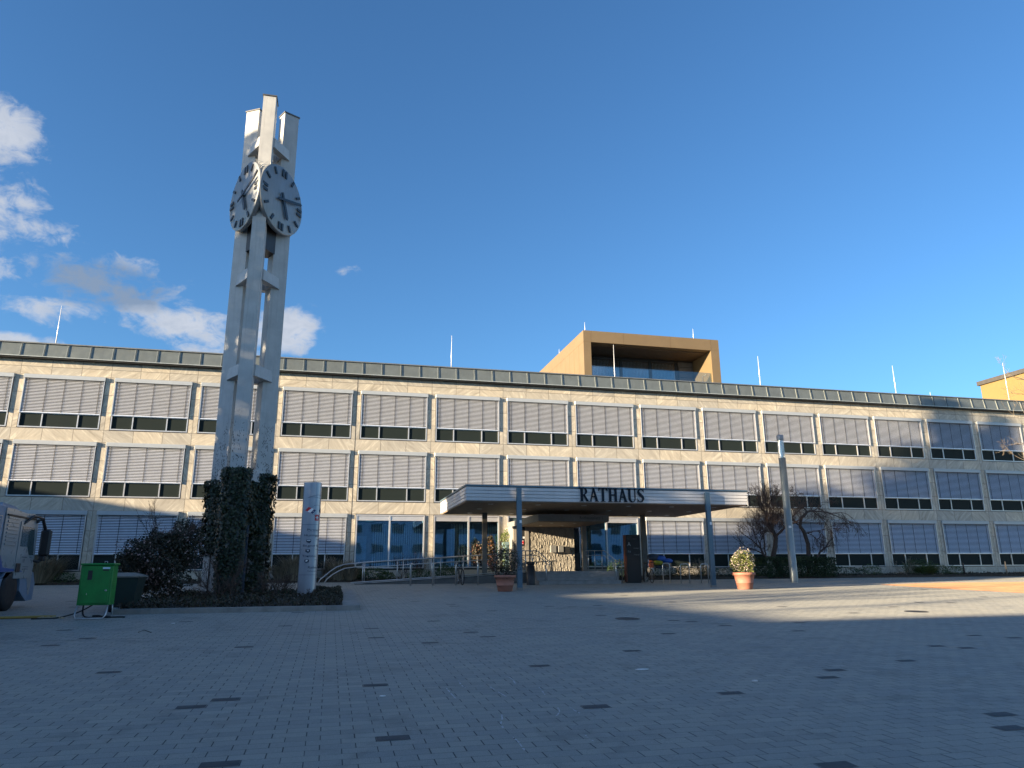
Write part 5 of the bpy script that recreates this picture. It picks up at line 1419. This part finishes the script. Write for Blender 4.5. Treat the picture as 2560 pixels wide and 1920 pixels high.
m = MB(); m.lathe([(.022, 0), (.022, .03), (.01, .04)], 10, T=Matrix.Translation((xb - .10, GY - .022, 1.27)) @ Matrix.Rotation(math.pi / 2, 4, 'X')); m.box(xb - .13, xb - .08, GY - .05, GY - .035, 1.265, 1.285); m.box(xa + .19, xa + .2, GY - .03, GY - .022, 1.17, 1.21); m.build('lock', STEEL, dr)
m = MB()
for yy in (GY + .02, GY + .40):
    m.path([(xa + .03, yy, z0 + .33), (xa + .01, yy - (.1 if yy < GY + .2 else -.1), z0 + .10), (xa + .05, yy - (.13 if yy < GY + .2 else -.13), z0 + .025), (xb - .08, yy - (.13 if yy < GY + .2 else -.13), z0 + .025), (xb - .03, yy - (.1 if yy < GY + .2 else -.1), z0 + .10), (xb - .03, yy, z0 + .33)], .017, 8)
m.build('skid_frame', STEEL, GC)
m = MB(); m.path([(xa + .45, GY + .2, 1.91), (xa + .45, GY + .2, 1.955), (xa + .51, GY + .2, 1.955), (xa + .51, GY + .2, 1.91)], .008, 6); m.build('lifting_eye', STEEL, GC)
# cables
rg = random.Random(12)
def cable(pts, r, m_, label, name='cable'):
    P3 = []
    for (x, y, dz) in pts: P3.append((x, y, ground_z(y) + r + dz))
    # smooth by catmull
    Q = []
    for i in range(len(P3) - 1):
        p0, p1, p2, p3 = [Vector(P3[max(0, min(len(P3) - 1, k))]) for k in (i - 1, i, i + 1, i + 2)]
        for s_ in range(5):
            t = s_ / 5; Q.append(.5 * ((2 * p1) + (-p0 + p2) * t + (2 * p0 - 5 * p1 + 4 * p2 - p3) * t * t + (-p0 + 3 * p1 - 3 * p2 + p3) * t ** 3))
    Q.append(Vector(P3[-1])); mb = MB(); mb.path(Q, r, 7)
    b = Q[0]; mb.v = [(v[0] - b.x, v[1] - b.y, v[2] - b.z) for v in mb.v]
    o = mb.build(name, m_); o.location = b; tag(o, label, 'cable')
cable([(xa + .1, GY + .2, .3), (xa + .15, GY + .15, .05), (xa + .4, GY + .1, .02), (xa + .7, GY + .25, .02), (xa + .3, GY + .35, .03), (xa + .5, GY + .12, .05), (xb - .1, GY + .3, .0), (xb + .2, GY + .3, 0), (xb + .32, GY + .25, 0)], .018, RUBBER, 'black cable coiled under the green cabinet')
cable([(xa + .3, GY + .2, .3), (xa - .05, GY + .4, .12), (xa - .5, GY + .35, 0), (xa - 1.0, GY + .25, 0)], .016, RUBBER, 'black cable leading left from the green cabinet')
HOSE = mat('yellow_hose', (.42, .28, .07), .6)
cable([(xa - .55, GY + .45, .01), (xa - .85, GY + .5, .01), (xa - 1.4, GY + .55, 0), (xa - 2.2, GY + .5, 0), (xa - 3.2, GY + .55, 0), (xa - 4.5, GY + .6, 0)], .032, HOSE, 'yellow hose running along the paving towards the truck')
m = MB(); 
for k in range(9): m.bbox(-.30 + k * .065, -.245 + k * .065, -.05, .05, 0, .05 + .012 * (k % 2), .008)
o = m.build('cable_connector', mat('sandy_rope', (.42, .34, .22), .8)); o.location = (xa - .62, GY + .42, ground_z(GY)); o.rotation_euler = (0, 0, -.12); tag(o, 'ribbed sand coloured hose end lying left of the cabinet', 'hose coupling')

# ------------------------------------------------------------------ dark bin behind cabinet
z0 = ground_z(22)
a, b = at(268, 1440, 22).x, at(348, 1440, 22).x
GBn = empty('waste_container', ((a + b) / 2, 22.3, z0), 'dark green wheeled waste container behind the green cabinet', 'waste bin')
m = MB(); m.add([(a + .1, 22.05, z0 + .12), (b - .1, 22.05, z0 + .12), (b - .1, 22.75, z0 + .12), (a + .1, 22.75, z0 + .12), (a, 21.95, 1.56), (b, 21.95, 1.56), (b, 22.85, 1.56), (a, 22.85, 1.56)], [(0, 3, 2, 1), (0, 1, 5, 4), (1, 2, 6, 5), (2, 3, 7, 6), (3, 0, 4, 7), (4, 5, 6, 7)])
m.build('body', BINM, GBn)
m = MB(); m.add([(a - .04, 21.9, 1.562), (b + .04, 21.9, 1.562), (b + .04, 22.9, 1.562), (a - .04, 22.9, 1.562), (a - .04, 21.9, 1.60), (b + .04, 21.9, 1.60), (b + .04, 22.9, 1.60), (a - .04, 22.9, 1.60), (a + .2, 22.2, 1.69), (b - .25, 22.2, 1.69), (b - .25, 22.7, 1.69), (a + .2, 22.7, 1.69)], [(0, 3, 2, 1), (0, 1, 5, 4), (1, 2, 6, 5), (2, 3, 7, 6), (3, 0, 4, 7), (4, 5, 9, 8), (5, 6, 10, 9), (6, 7, 11, 10), (7, 4, 8, 11), (8, 9, 10, 11)])
m.build('lid', mat('grey_lid', (.15, .15, .13), .5), GBn)
for x in (a + .15, b - .15):
    m = MB(); m.lathe([(.1, -.03), (.1, .03)], 16, T=Matrix.Translation((x, 22.1, z0 + .1)) @ Matrix.Rotation(math.pi / 2, 4, 'Y')); m.build('wheel', RUBBER, GBn)

# ------------------------------------------------------------------ truck at the left edge, seen from its right rear
CXR = -8.42
TRK = empty('truck', (-9.9, 22.0, ground_z(22)), 'pale grey and blue truck cab with big black mirrors at the left edge', 'truck')
yr, yf = 22.15, 24.45
zt_r = at(23, 1269, 22.2).z; zt_f = at(80, 1292, 24.4).z
gz = ground_z(23)
prof = [(yr, 1.72), (yr, zt_r), (yr + .5, zt_r + .0), (yr + 1.4, zt_r - .06), (yf - .35, zt_f + .06), (yf - .05, zt_f - .12), (yf, zt_f - .35), (yf + .06, 2.2), (yf + .08, 1.72), (yf + .06, 1.1), (yf - .05, 1.1), (yf - .35, 1.72)]
m = MB()
def sideprism(mb, prof, x0, x1): 
    n = len(prof); v = [(x0, y, z) for y, z in prof] + [(x1, y, z) for y, z in prof]
    mb.add(v, [tuple(range(n))[::-1], tuple(range(n, 2 * n))] + [(i, (i + 1) % n, n + (i + 1) % n, n + i) for i in range(n)])
sideprism(m, prof, CXR - 2.4, CXR)
m.build('cab', TRUCKW, TRK)
m = MB(); sideprism(m, [(yr + .02, zt_r + .01), (yr + 1.35, zt_r - .03), (yr + .9, zt_r + .10), (yr + .05, zt_r + .14)], CXR - 2.2, CXR - .15); m.build('roof_spoiler', TRUCKC, TRK)
m = MB(); sideprism(m, [(yr + .05, zt_r - .16), (yf - .3, zt_f - .08), (yf - .3, zt_f - .12), (yr + .05, zt_r - .20)], CXR + .001, CXR + .04); m.build('drip_rail', BLKPL, TRK)
m = MB(); ds = [(yr + 1.02, 1.55), (yr + 1.02, zt_r - .3), (yf - .18, zt_f - .22), (yf - .05, 2.35), (yf - .03, 1.55)]; sideprism(m, ds, CXR + .002, CXR + .02); dr = m.build('door', TRUCKW, TRK)
m = MB(); sideprism(m, [(yr + 1.15, 2.42), (yr + 1.15, zt_r - .42), (yf - .32, zt_f - .34), (yf - .14, 2.2), (yf - .45, 2.2), (yf - .62, 2.42)], CXR + .021, CXR + .03); m.build('window', LGLASS, dr)
m = MB(); m.bbox(CXR + .02, CXR + .05, yr + 1.05, yr + 1.32, 1.72, 1.96, .008); m.build('handle', BLKPL, dr)
m = MB(); text_mb(m, '18', (CXR + .024, yr + 1.45, 1.98), (0, 1, 0), (0, 0, 1), .16); m.box(CXR + .02, CXR + .024, yr + 1.42, yr + 1.75, 2.12, 2.14); m.box(CXR + .02, CXR + .024, yr + 1.55, yr + 1.95, 1.86, 1.875); m.box(CXR + .02, CXR + .024, yr + 1.55, yr + 1.95, 1.80, 1.815); m.build('badge', INK, dr)
m = MB()
for k in range(8): m.box(CXR + .002, CXR + .025, yr + .14, yr + .86, 2.42 + k * .10, 2.47 + k * .10)
m.build('side_vent', TRUCKW, TRK)
m = MB(); sideprism(m, [(yr + .02, 1.76), (yr + .02, 2.15), (yr + .25, 1.84), (yr + 1.0, 1.80), (yr + 1.0, 1.74), (yr + .1, 1.72)], CXR + .003, CXR + .012); sideprism(m, [(yr + 1.06, 1.73), (yr + 1.06, 1.84), (yr + 1.6, 1.73)], CXR + .021, CXR + .026); m.build('blue_stripe', TRUCKB, TRK)
# mirrors
m = MB(); m.bbox(CXR + .05, CXR + .33, yf + .10, yf + .26, 2.18, 2.94, .05); m.bbox(CXR + .07, CXR + .25, yf + .10, yf + .24, 2.04, 2.19, .03)
m.path([(CXR, yf - .2, zt_f - .16), (CXR + .08, yf + .05, zt_f - .06), (CXR + .16, yf + .18, 2.90)], .045, 8); m.path([(CXR, yf - .05, 2.05), (CXR + .1, yf + .1, 2.02), (CXR + .16, yf + .18, 2.10)], .04, 8)
m.path([(CXR + .01, yr + 1.2, zt_r - .35), (CXR + .06, yf - .6, zt_f - .02), (CXR + .10, yf + .05, zt_f - .05)], .035, 8)
m.build('mirror', BLKPL, TRK)
# wheel arch, steps, wheel
wy, wz, wr = yr + .98, ground_z(22.8) + .52, .52
m = MB()
arch = [(wy - .78, 1.2), (wy - .70, 1.55), (wy - .45, 1.72), (wy + 1.5, 1.72), (wy + 1.72, 1.4), (wy + 1.68, .95), (wy + 1.25, .92), (wy + .95, 1.05)] + [(wy + .66 * math.cos(a), wz + .66 * math.sin(a)) for a in [math.pi * t / 10 for t in range(0, 11)]]
sideprism(m, arch, CXR - .35, CXR - .005); m.build('wheel_arch', TRUCKC, TRK)
for sx_ in (CXR - .30, CXR - 2.35):
    m = MB(); Tm = Matrix.Translation((sx_ + .15, wy, wz)) @ Matrix.Rotation(math.pi / 2, 4, 'Y')
    m.lathe([(.30, -.15), (.48, -.15), (wr, -.11), (wr, .11), (.48, .15), (.30, .15)], 32, T=Tm); tyr = m.build('wheel', RUBBER, TRK)
    m = MB(); m.lathe([(.31, -.10), (.31, .13), (.28, .12), (.24, .03), (.12, .02), (.11, .12), (.02, .13)], 24, T=Tm)
    for k in range(10): a = k * math.pi / 5; m.lathe([(.014, .02), (.014, .06)], 6, T=Tm @ Matrix.Translation((math.cos(a) * .17, math.sin(a) * .17, 0)))
    m.build('rim', STEEL, tyr)
m = MB(); m.box(CXR - 2.2, CXR - .5, 12, yf - .3, gz + .55, gz + .85); m.bbox(CXR - .5, CXR - .06, 18.5, yr - .2, gz + .25, gz + .95, .04); m.build('chassis', BLKPL, TRK)
m = MB()
for k in range(3): m.box(CXR - .055, CXR - .03, 19.5 + k * .01, yr - .3, gz + .35 + k * .22, gz + .38 + k * .22)
m.build('side_guard', STEEL, TRK)
m = MB(); m.bbox(CXR - 2.42, CXR + .02, 13, yr - .12, 1.72, zt_r + .05, .04)
m.build('cargo_box', TRUCKC, TRK)
m = MB()
fr = [(yr - .55, 1.95), (yr - .18, 1.95), (yr - .18, zt_r - .2), (yr - .55, zt_r - .2)]
for k, (y0_, y1_, z0_, z1_) in enumerate(((yr - 1.4, yr - .28, zt_r - .25, zt_r - .23), (yr - .30, yr - .28, 1.95, zt_r - .25), (yr - 1.3, yr - .36, zt_r - .33, zt_r - .31), (yr - .38, yr - .36, 2.0, zt_r - .33))): m.box(CXR + .021, CXR + .032, y0_, y1_, z0_, z1_)
m.build('door_outline', STEEL, TRK)
m = MB(); m.box(CXR - 2.45, CXR + .0, yf + .05, yf + .16, gz + .28, 1.1); m.build('bumper', TRUCKC, TRK)

# ------------------------------------------------------------------ bicycles
def wheel(mb, c, r, ax, tr=.022, spokes=16, t=None):
    """ax: unit vector along the bike; wheel lies in the plane of ax and z"""
    ax = Vector(ax).normalized(); pts = []
    for i in range(29):
        a = 2 * math.pi * i / 28; pts.append(Vector(c) + ax * math.cos(a) * r + Vector((0, 0, 1)) * math.sin(a) * r)
    mb.path(pts, tr, 6, caps=False)
    mb.cur = 1
    for i in range(spokes):
        a = 2 * math.pi * i / spokes; mb.path([Vector(c), Vector(c) + (ax * math.cos(a) + Vector((0, 0, 1)) * math.sin(a)) * (r - tr)], .003, 3, caps=False)
    mb.cur = 0
def bicycle(base, ang, label, mfr, tyre, rim, r=.34):
    z0 = base[2]; ax = Vector((math.cos(ang), math.sin(ang), 0)); sd_ = Vector((-ax.y, ax.x, 0))
    root = empty('bicycle', base, label, 'bicycle')
    B = Vector(base)
    L = lambda a, z, s_=0: B + ax * a + sd_ * s_ + Vector((0, 0, z))
    for c in (L(-.52, r), L(.52, r)):
        m = MB(); wheel(m, c, r, ax); m.build('wheel', [tyre, rim], root)
    m = MB(); seat, bb, hd1, hd2 = L(-.22, .78), L(-.06, .29), L(.34, .82), L(.38, .70)
    m.path([seat, bb], .016, 6); m.path([seat, hd1], .016, 6); m.path([bb, hd2], .019, 6); m.path([L(-.52, r), bb], .011, 6); m.path([L(-.52, r), L(-.2, .72)], .010, 6); m.path([L(.52, r), hd2, hd1, L(.31, .98)], .014, 6); m.build('frame', mfr, root)
    m = MB(); m.path([L(.31, .98, -.28), L(.33, 1.0, -.12), L(.31, .99, 0), L(.33, 1.0, .12), L(.31, .98, .28)], .013, 6); m.path([L(.31, .98, -.28), L(.22, .97, -.30)], .017, 6); m.path([L(.31, .98, .28), L(.22, .97, .30)], .017, 6); m.build('handlebar', BLKPL, root)
    m = MB(); m.path([seat, L(-.25, .92)], .013, 6); m.add([L(-.38, .93, -.09), L(-.38, .93, .09), L(-.12, .95, .025), L(-.12, .95, -.025), L(-.38, .97, -.08), L(-.38, .97, .08), L(-.12, .98, .02), L(-.12, .98, -.02)], [(0, 1, 2, 3), (4, 7, 6, 5), (0, 4, 5, 1), (1, 5, 6, 2), (2, 6, 7, 3), (3, 7, 4, 0)]); m.build('saddle', BLKPL, root)
    m = MB(); m.path([L(-.06, .29, -.07), L(.08, .18, -.08)], .01, 5); m.path([L(-.06, .29, .07), L(-.2, .40, .08)], .01, 5); m.box(-.05, .05, -.03, .03, -.01, .01, T=Matrix.Translation(L(.08, .18, -.12))); m.path([L(-.06 + .09 * math.cos(a * .5236), .29 + .09 * math.sin(a * .5236), .04) for a in range(13)], .006, 4, caps=False); m.build('crankset', STEEL, root)
    return root, L
p = at(1157, 1461, 34.6)
bk, _ = bicycle((p.x - .05, 35.1, ground_z(34.8)), R_(-87), 'dark bicycle parked at a hoop in front of the ramp', BLKPL, RUBBER, STEEL)
p = at(1640, 1456, 34.4)
bk, L = bicycle((p.x - .15, 34.9, ground_z(34.6)), R_(-97), 'bicycle piled high with blue, yellow and tan bags', BLKPL, RUBBER, STEEL, .32)
def sack(c, r, m_, name, seed, sq=2.6):
    rg = random.Random(seed); mb = MB(); n, k = 12, 16; vs = []
    for i in range(n + 1):
        th = math.pi * i / n
        for j in range(k):
            ph = 2 * math.pi * j / k; x, y, z = math.sin(th) * math.cos(ph), math.sin(th) * math.sin(ph), math.cos(th)
            s_ = (abs(x) ** sq + abs(y) ** sq + abs(z) ** sq) ** (-1 / sq); w_ = 1 + .05 * math.sin(ph * 5 + seed + th * 4) + rg.uniform(-.02, .02)
            vs.append((c[0] + x * s_ * r[0] * w_, c[1] + y * s_ * r[1] * w_, c[2] + z * s_ * r[2] * w_))
    mb.add(vs, [(i * k + j, i * k + (j + 1) % k, (i + 1) * k + (j + 1) % k, (i + 1) * k + j) for i in range(n) for j in range(k)], True)
    o = mb.build(name, m_)
    b = Vector(c) - Vector((0, 0, r[2])); o.location = b
    for v in o.data.vertices: v.co -= b
    return o
bz = 34.75
BLU = mat('blue_bag', (.015, .09, .36), .6, 0, .2, 6); YG = mat('olive_yellow_bag', (.30, .28, .02), .7, 0, .2, 6); TAN = mat('tan_roll', (.26, .18, .13), .8, 0, .2, 8); DKB = mat('dark_bag', (.03, .045, .07), .7, 0, .2, 6); ORG = mat('orange_bag', (.50, .12, .05), .7, 0, .25, 8); GRB = mat('grey_crate', (.30, .29, .28), .7, 0, .2, 8)
A_ = lambda u, v: at(u, v, bz)
tag(sack(A_(1632, 1393), (.30, .2, .17), DKB, 'bag', 1), 'dark sack topmost on the left of the loaded bicycle', 'bag', 'bags piled on the bicycle')
tag(sack(A_(1650, 1396), (.30, .2, .14), BLU, 'bag', 2), 'large blue bag on top of the loaded bicycle', 'bag', 'bags piled on the bicycle')
tag(sack(A_(1668, 1402), (.27, .18, .12), BLU, 'bag', 3), 'blue bag lying over the right end of the load', 'bag', 'bags piled on the bicycle')
tag(sack(A_(1644, 1406), (.26, .18, .12), YG, 'bag', 4), 'olive yellow bag in the middle of the load', 'bag', 'bags piled on the bicycle')
tag(sack(A_(1669, 1412), (.17, .18, .12), TAN, 'rolled_mat', 5), 'tan rolled mat below the right blue bag', 'rolled mat', 'bags piled on the bicycle')
tag(sack(A_(1628, 1411), (.11, .15, .22), ORG, 'bag', 6), 'orange and red pannier hanging at the left', 'bag', 'bags piled on the bicycle')
tag(sack(A_(1627, 1425), (.15, .15, .13), GRB, 'bag', 7, 5), 'grey boxy pannier hanging lowest at the left', 'bag', 'bags piled on the bicycle')
tag(sack(A_(1652, 1418), (.28, .16, .06), DKB, 'bag', 8, 4), 'flat dark bag under the yellow one', 'bag', 'bags piled on the bicycle')

# ------------------------------------------------------------------ small marks on the plaza
ch = MB(); rg = random.Random(30)
CH = mat('chalk', (.40, .41, .43), .9, 0, .3, 30)
def gpt(u, v): x, y = gp(u, v); return Vector((x, y, ground_z(y) + .0045))
Z = lambda x, y: (1100 + x / 5.53, 1660 + y / 5.53)
for line in ([(250, 230), (290, 290), (345, 335)], [(690, 318), (790, 380), (915, 455)], [(90, 340), (150, 410), (215, 480)], [(880, 170), (960, 185), (1020, 235), (1045, 290)], [(1370, 325), (1410, 375), (1450, 430)], [(1380, 575), (1500, 570), (1620, 572)], [(1630, 610), (1655, 655), (1630, 705), (1575, 742)], [(850, 705), (862, 760), (840, 820), (875, 900)], [(1000, 1010), (1080, 1080), (1170, 1200)], [(1780, 590), (1850, 640), (2020, 735)], [(2010, 990), (2060, 1040), (2125, 1070)]):
    P3 = [gpt(*Z(*q_)) for q_ in line]
    for i in range(len(P3) - 1):
        for s_ in range(8):
            if rg.random() < .35: continue
            a, b = P3[i].lerp(P3[i + 1], s_ / 8), P3[i].lerp(P3[i + 1], (s_ + .9) / 8); n_ = (b - a).cross(Vector((0, 0, 1))).normalized() * rg.uniform(.004, .011)
            ch.add([a - n_, b - n_, b + n_, a + n_], [(0, 1, 2, 3)])
tag(ch.build('chalk_marks', CH), kind='stuff')
for k, (u, v, s_) in enumerate(((1605, 1675, .10), (1888, 1704, .05), (956, 1742, .035), (805, 1520, .05), (434, 1559, .05), (575, 1529, .04))):
    q_ = gpt(u, v); m = MB(); r2 = random.Random(k); pts = [(math.cos(a) * s_ * r2.uniform(.5, 1.1), math.sin(a) * s_ * .6 * r2.uniform(.5, 1.1)) for a in [i * 1.05 for i in range(6)]]
    m.prism(pts, .0, .006 + .01 * r2.random()); o = m.build('paper_scrap', WPR); o.location = q_
    tag(o, ['pale round scrap on the paving, right of centre', 'small white scrap right of centre, below the pale round one', 'tiny white scrap on the paving, bottom centre left', 'tiny white scrap near the bed kerb corner', 'white scrap on the paving right of the green cabinet', 'white crumb just below the bed kerb'][k], 'litter', 'bits of litter on the paving')
tw_ = MB(); P3 = [gpt(345, 1583), gpt(360, 1577), gpt(378, 1583)]; tw_.path([p + Vector((0, 0, .01)) for p in P3], .006, 5); b = P3[0]
tw_.v = [(v[0] - b.x, v[1] - b.y, v[2] - b.z) for v in tw_.v]; o = tw_.build('fallen_twig', BARK); o.location = b; tag(o, 'fallen twig on the paving below the green cabinet', 'twig')

# ------------------------------------------------------------------ the other sides of the square (outside the picture): they shade it
def block(x0, x1, y0, y1, zt, label, name='office_block', wc=(.34, .33, .31)):
    r = empty(name, ((x0 + x1) / 2, (y0 + y1) / 2, -2), label, 'building')
    m = MB(); m.box(x0, x1, y0, y1, -2, zt - .3); m.build('wall', mat('render_wall', wc, .8), r)
    m = MB(); m.box(x0 - .0, x1 + .0, y0 - .0, y1 + .0, zt - .298, zt); m.build('roof', ROOFM, r)
    m = MB()
    for yy in np.arange(y0 + 2, y1 - 2, 3.2):
        for zz in np.arange(1.2, zt - 2, 3.1): m.box(x1, x1 + .04, yy, yy + 1.8, zz, zz + 1.5)
    for xx in np.arange(x0 + 2, x1 - 2, 3.2):
        for zz in np.arange(1.2, zt - 2, 3.1): m.box(xx, xx + 1.8, y1, y1 + .04, zz, zz + 1.5)
    m.build('window', LGLASS, r)
block(-60, -42, 14.1, 48, 10.1, 'low office block on the west side of the square')
block(-60, -42, -4.9, 14, 8.95, 'slightly lower office block on the west side of the square')
block(-100, -16.5, -28, -5.0, 12.3, 'long office block closing the south side of the square')
# evergreen trees on the west side: trunk + crown
rg = random.Random(66)
def big_tree(y, lobes, label, x=-34.0, dens=1.0, sz=.40):
    """lobes: (depth y, height, half width, half height) of the crown's parts"""
    z0 = ground_z(y); root = empty('evergreen_tree', (x, y, z0), label, 'tree', 'evergreen trees west of the square')
    top = max(l[1] + l[3] for l in lobes)
    m = MB(); m.path([(x, y, z0 - .1), (x + .1, y, top * .5), (x, y, top * .92)], [.38, .24, .05], 8)
    for _ in range(12): branch(m, (x, y, rg.uniform(.3, .8) * top), (rg.gauss(0, 1), rg.gauss(0, 1), .4), 1.3, .07, 2, rg)
    m.build('trunk', BARK, root)
    m = MB()
    for (yy, zz, ry, rz) in lobes:
        n = int(330 * dens * ry * rz) + 40
        leaves(m, (x + rg.uniform(-.6, .6), yy, zz), (max(1.2, ry), ry, rz), n, sz, rg, .25, .22)
    m.build('crown', L_DARK, root)
big_tree(18.9, [(18.6, 21.3, .95, 1.5), (18.9, 22.7, .8, 1.0), (19.2, 19.9, 1.25, 1.8), (18.1, 19.0, 1.0, 1.7), (19.6, 17.9, 1.5, 1.9), (18.2, 16.8, 1.6, 2.0), (20.3, 16.2, 1.2, 1.7), (18.8, 14.2, 2.2, 2.2), (19.4, 11.5, 2.4, 2.4), (18.4, 8.5, 2.4, 2.4), (19, 5.5, 2.2, 2.2)], 'tallest evergreen west of the square, outside the picture')
big_tree(22.2, [(21.6, 15.4, 1.2, 1.7), (22.4, 13.6, 1.3, 1.7), (22.0, 11.5, 1.6, 1.9), (23.4, 11.9, 1.0, 1.3), (23.6, 9.4, 1.3, 1.8), (22.2, 8.5, 1.8, 2.2), (22.6, 5.5, 2.0, 2.2)], 'middle evergreen of the west group, outside the picture')
big_tree(15.6, [(15.9, 14.3, .7, 1.3), (16.2, 12.2, 1.0, 1.6), (15.3, 11.4, .8, 1.3), (15.7, 9.4, 1.5, 2.0), (15.4, 6.5, 1.6, 2.2)], 'smallest evergreen at the south end of the west group, outside the picture')
block(-15.5, 90, -50, -32, 9.5, 'added pale block far behind, unseen but reflected in the big windows', wc=(.50, .52, .55))  # invented block, its pale wall added for the window glass to reflect

rg = random.Random(91)
for (x, y, h, lab) in ((-33, 8.8, 11.5, 'leafless tree in the western gap, outside the picture'),):
    z0 = ground_z(y); root = empty('bare_tree', (x, y, z0), lab, 'tree')
    m = MB(); m.path([(x, y, z0 - .1), (x + .2, y + .1, z0 + 3), (x, y, z0 + 5)], [.24, .18, .14], 8); m.build('trunk', BARK, root)
    m = MB()
    for k in range(5): branch(m, (x, y, z0 + 3 + k * .45), (rg.gauss(0, .4), rg.gauss(0, 1), rg.uniform(.4, 1.1)), h * .26, .11, 4, rg, .6, minr=.012, nsub=(2, 3))
    m.build('crown', TWIG, root)
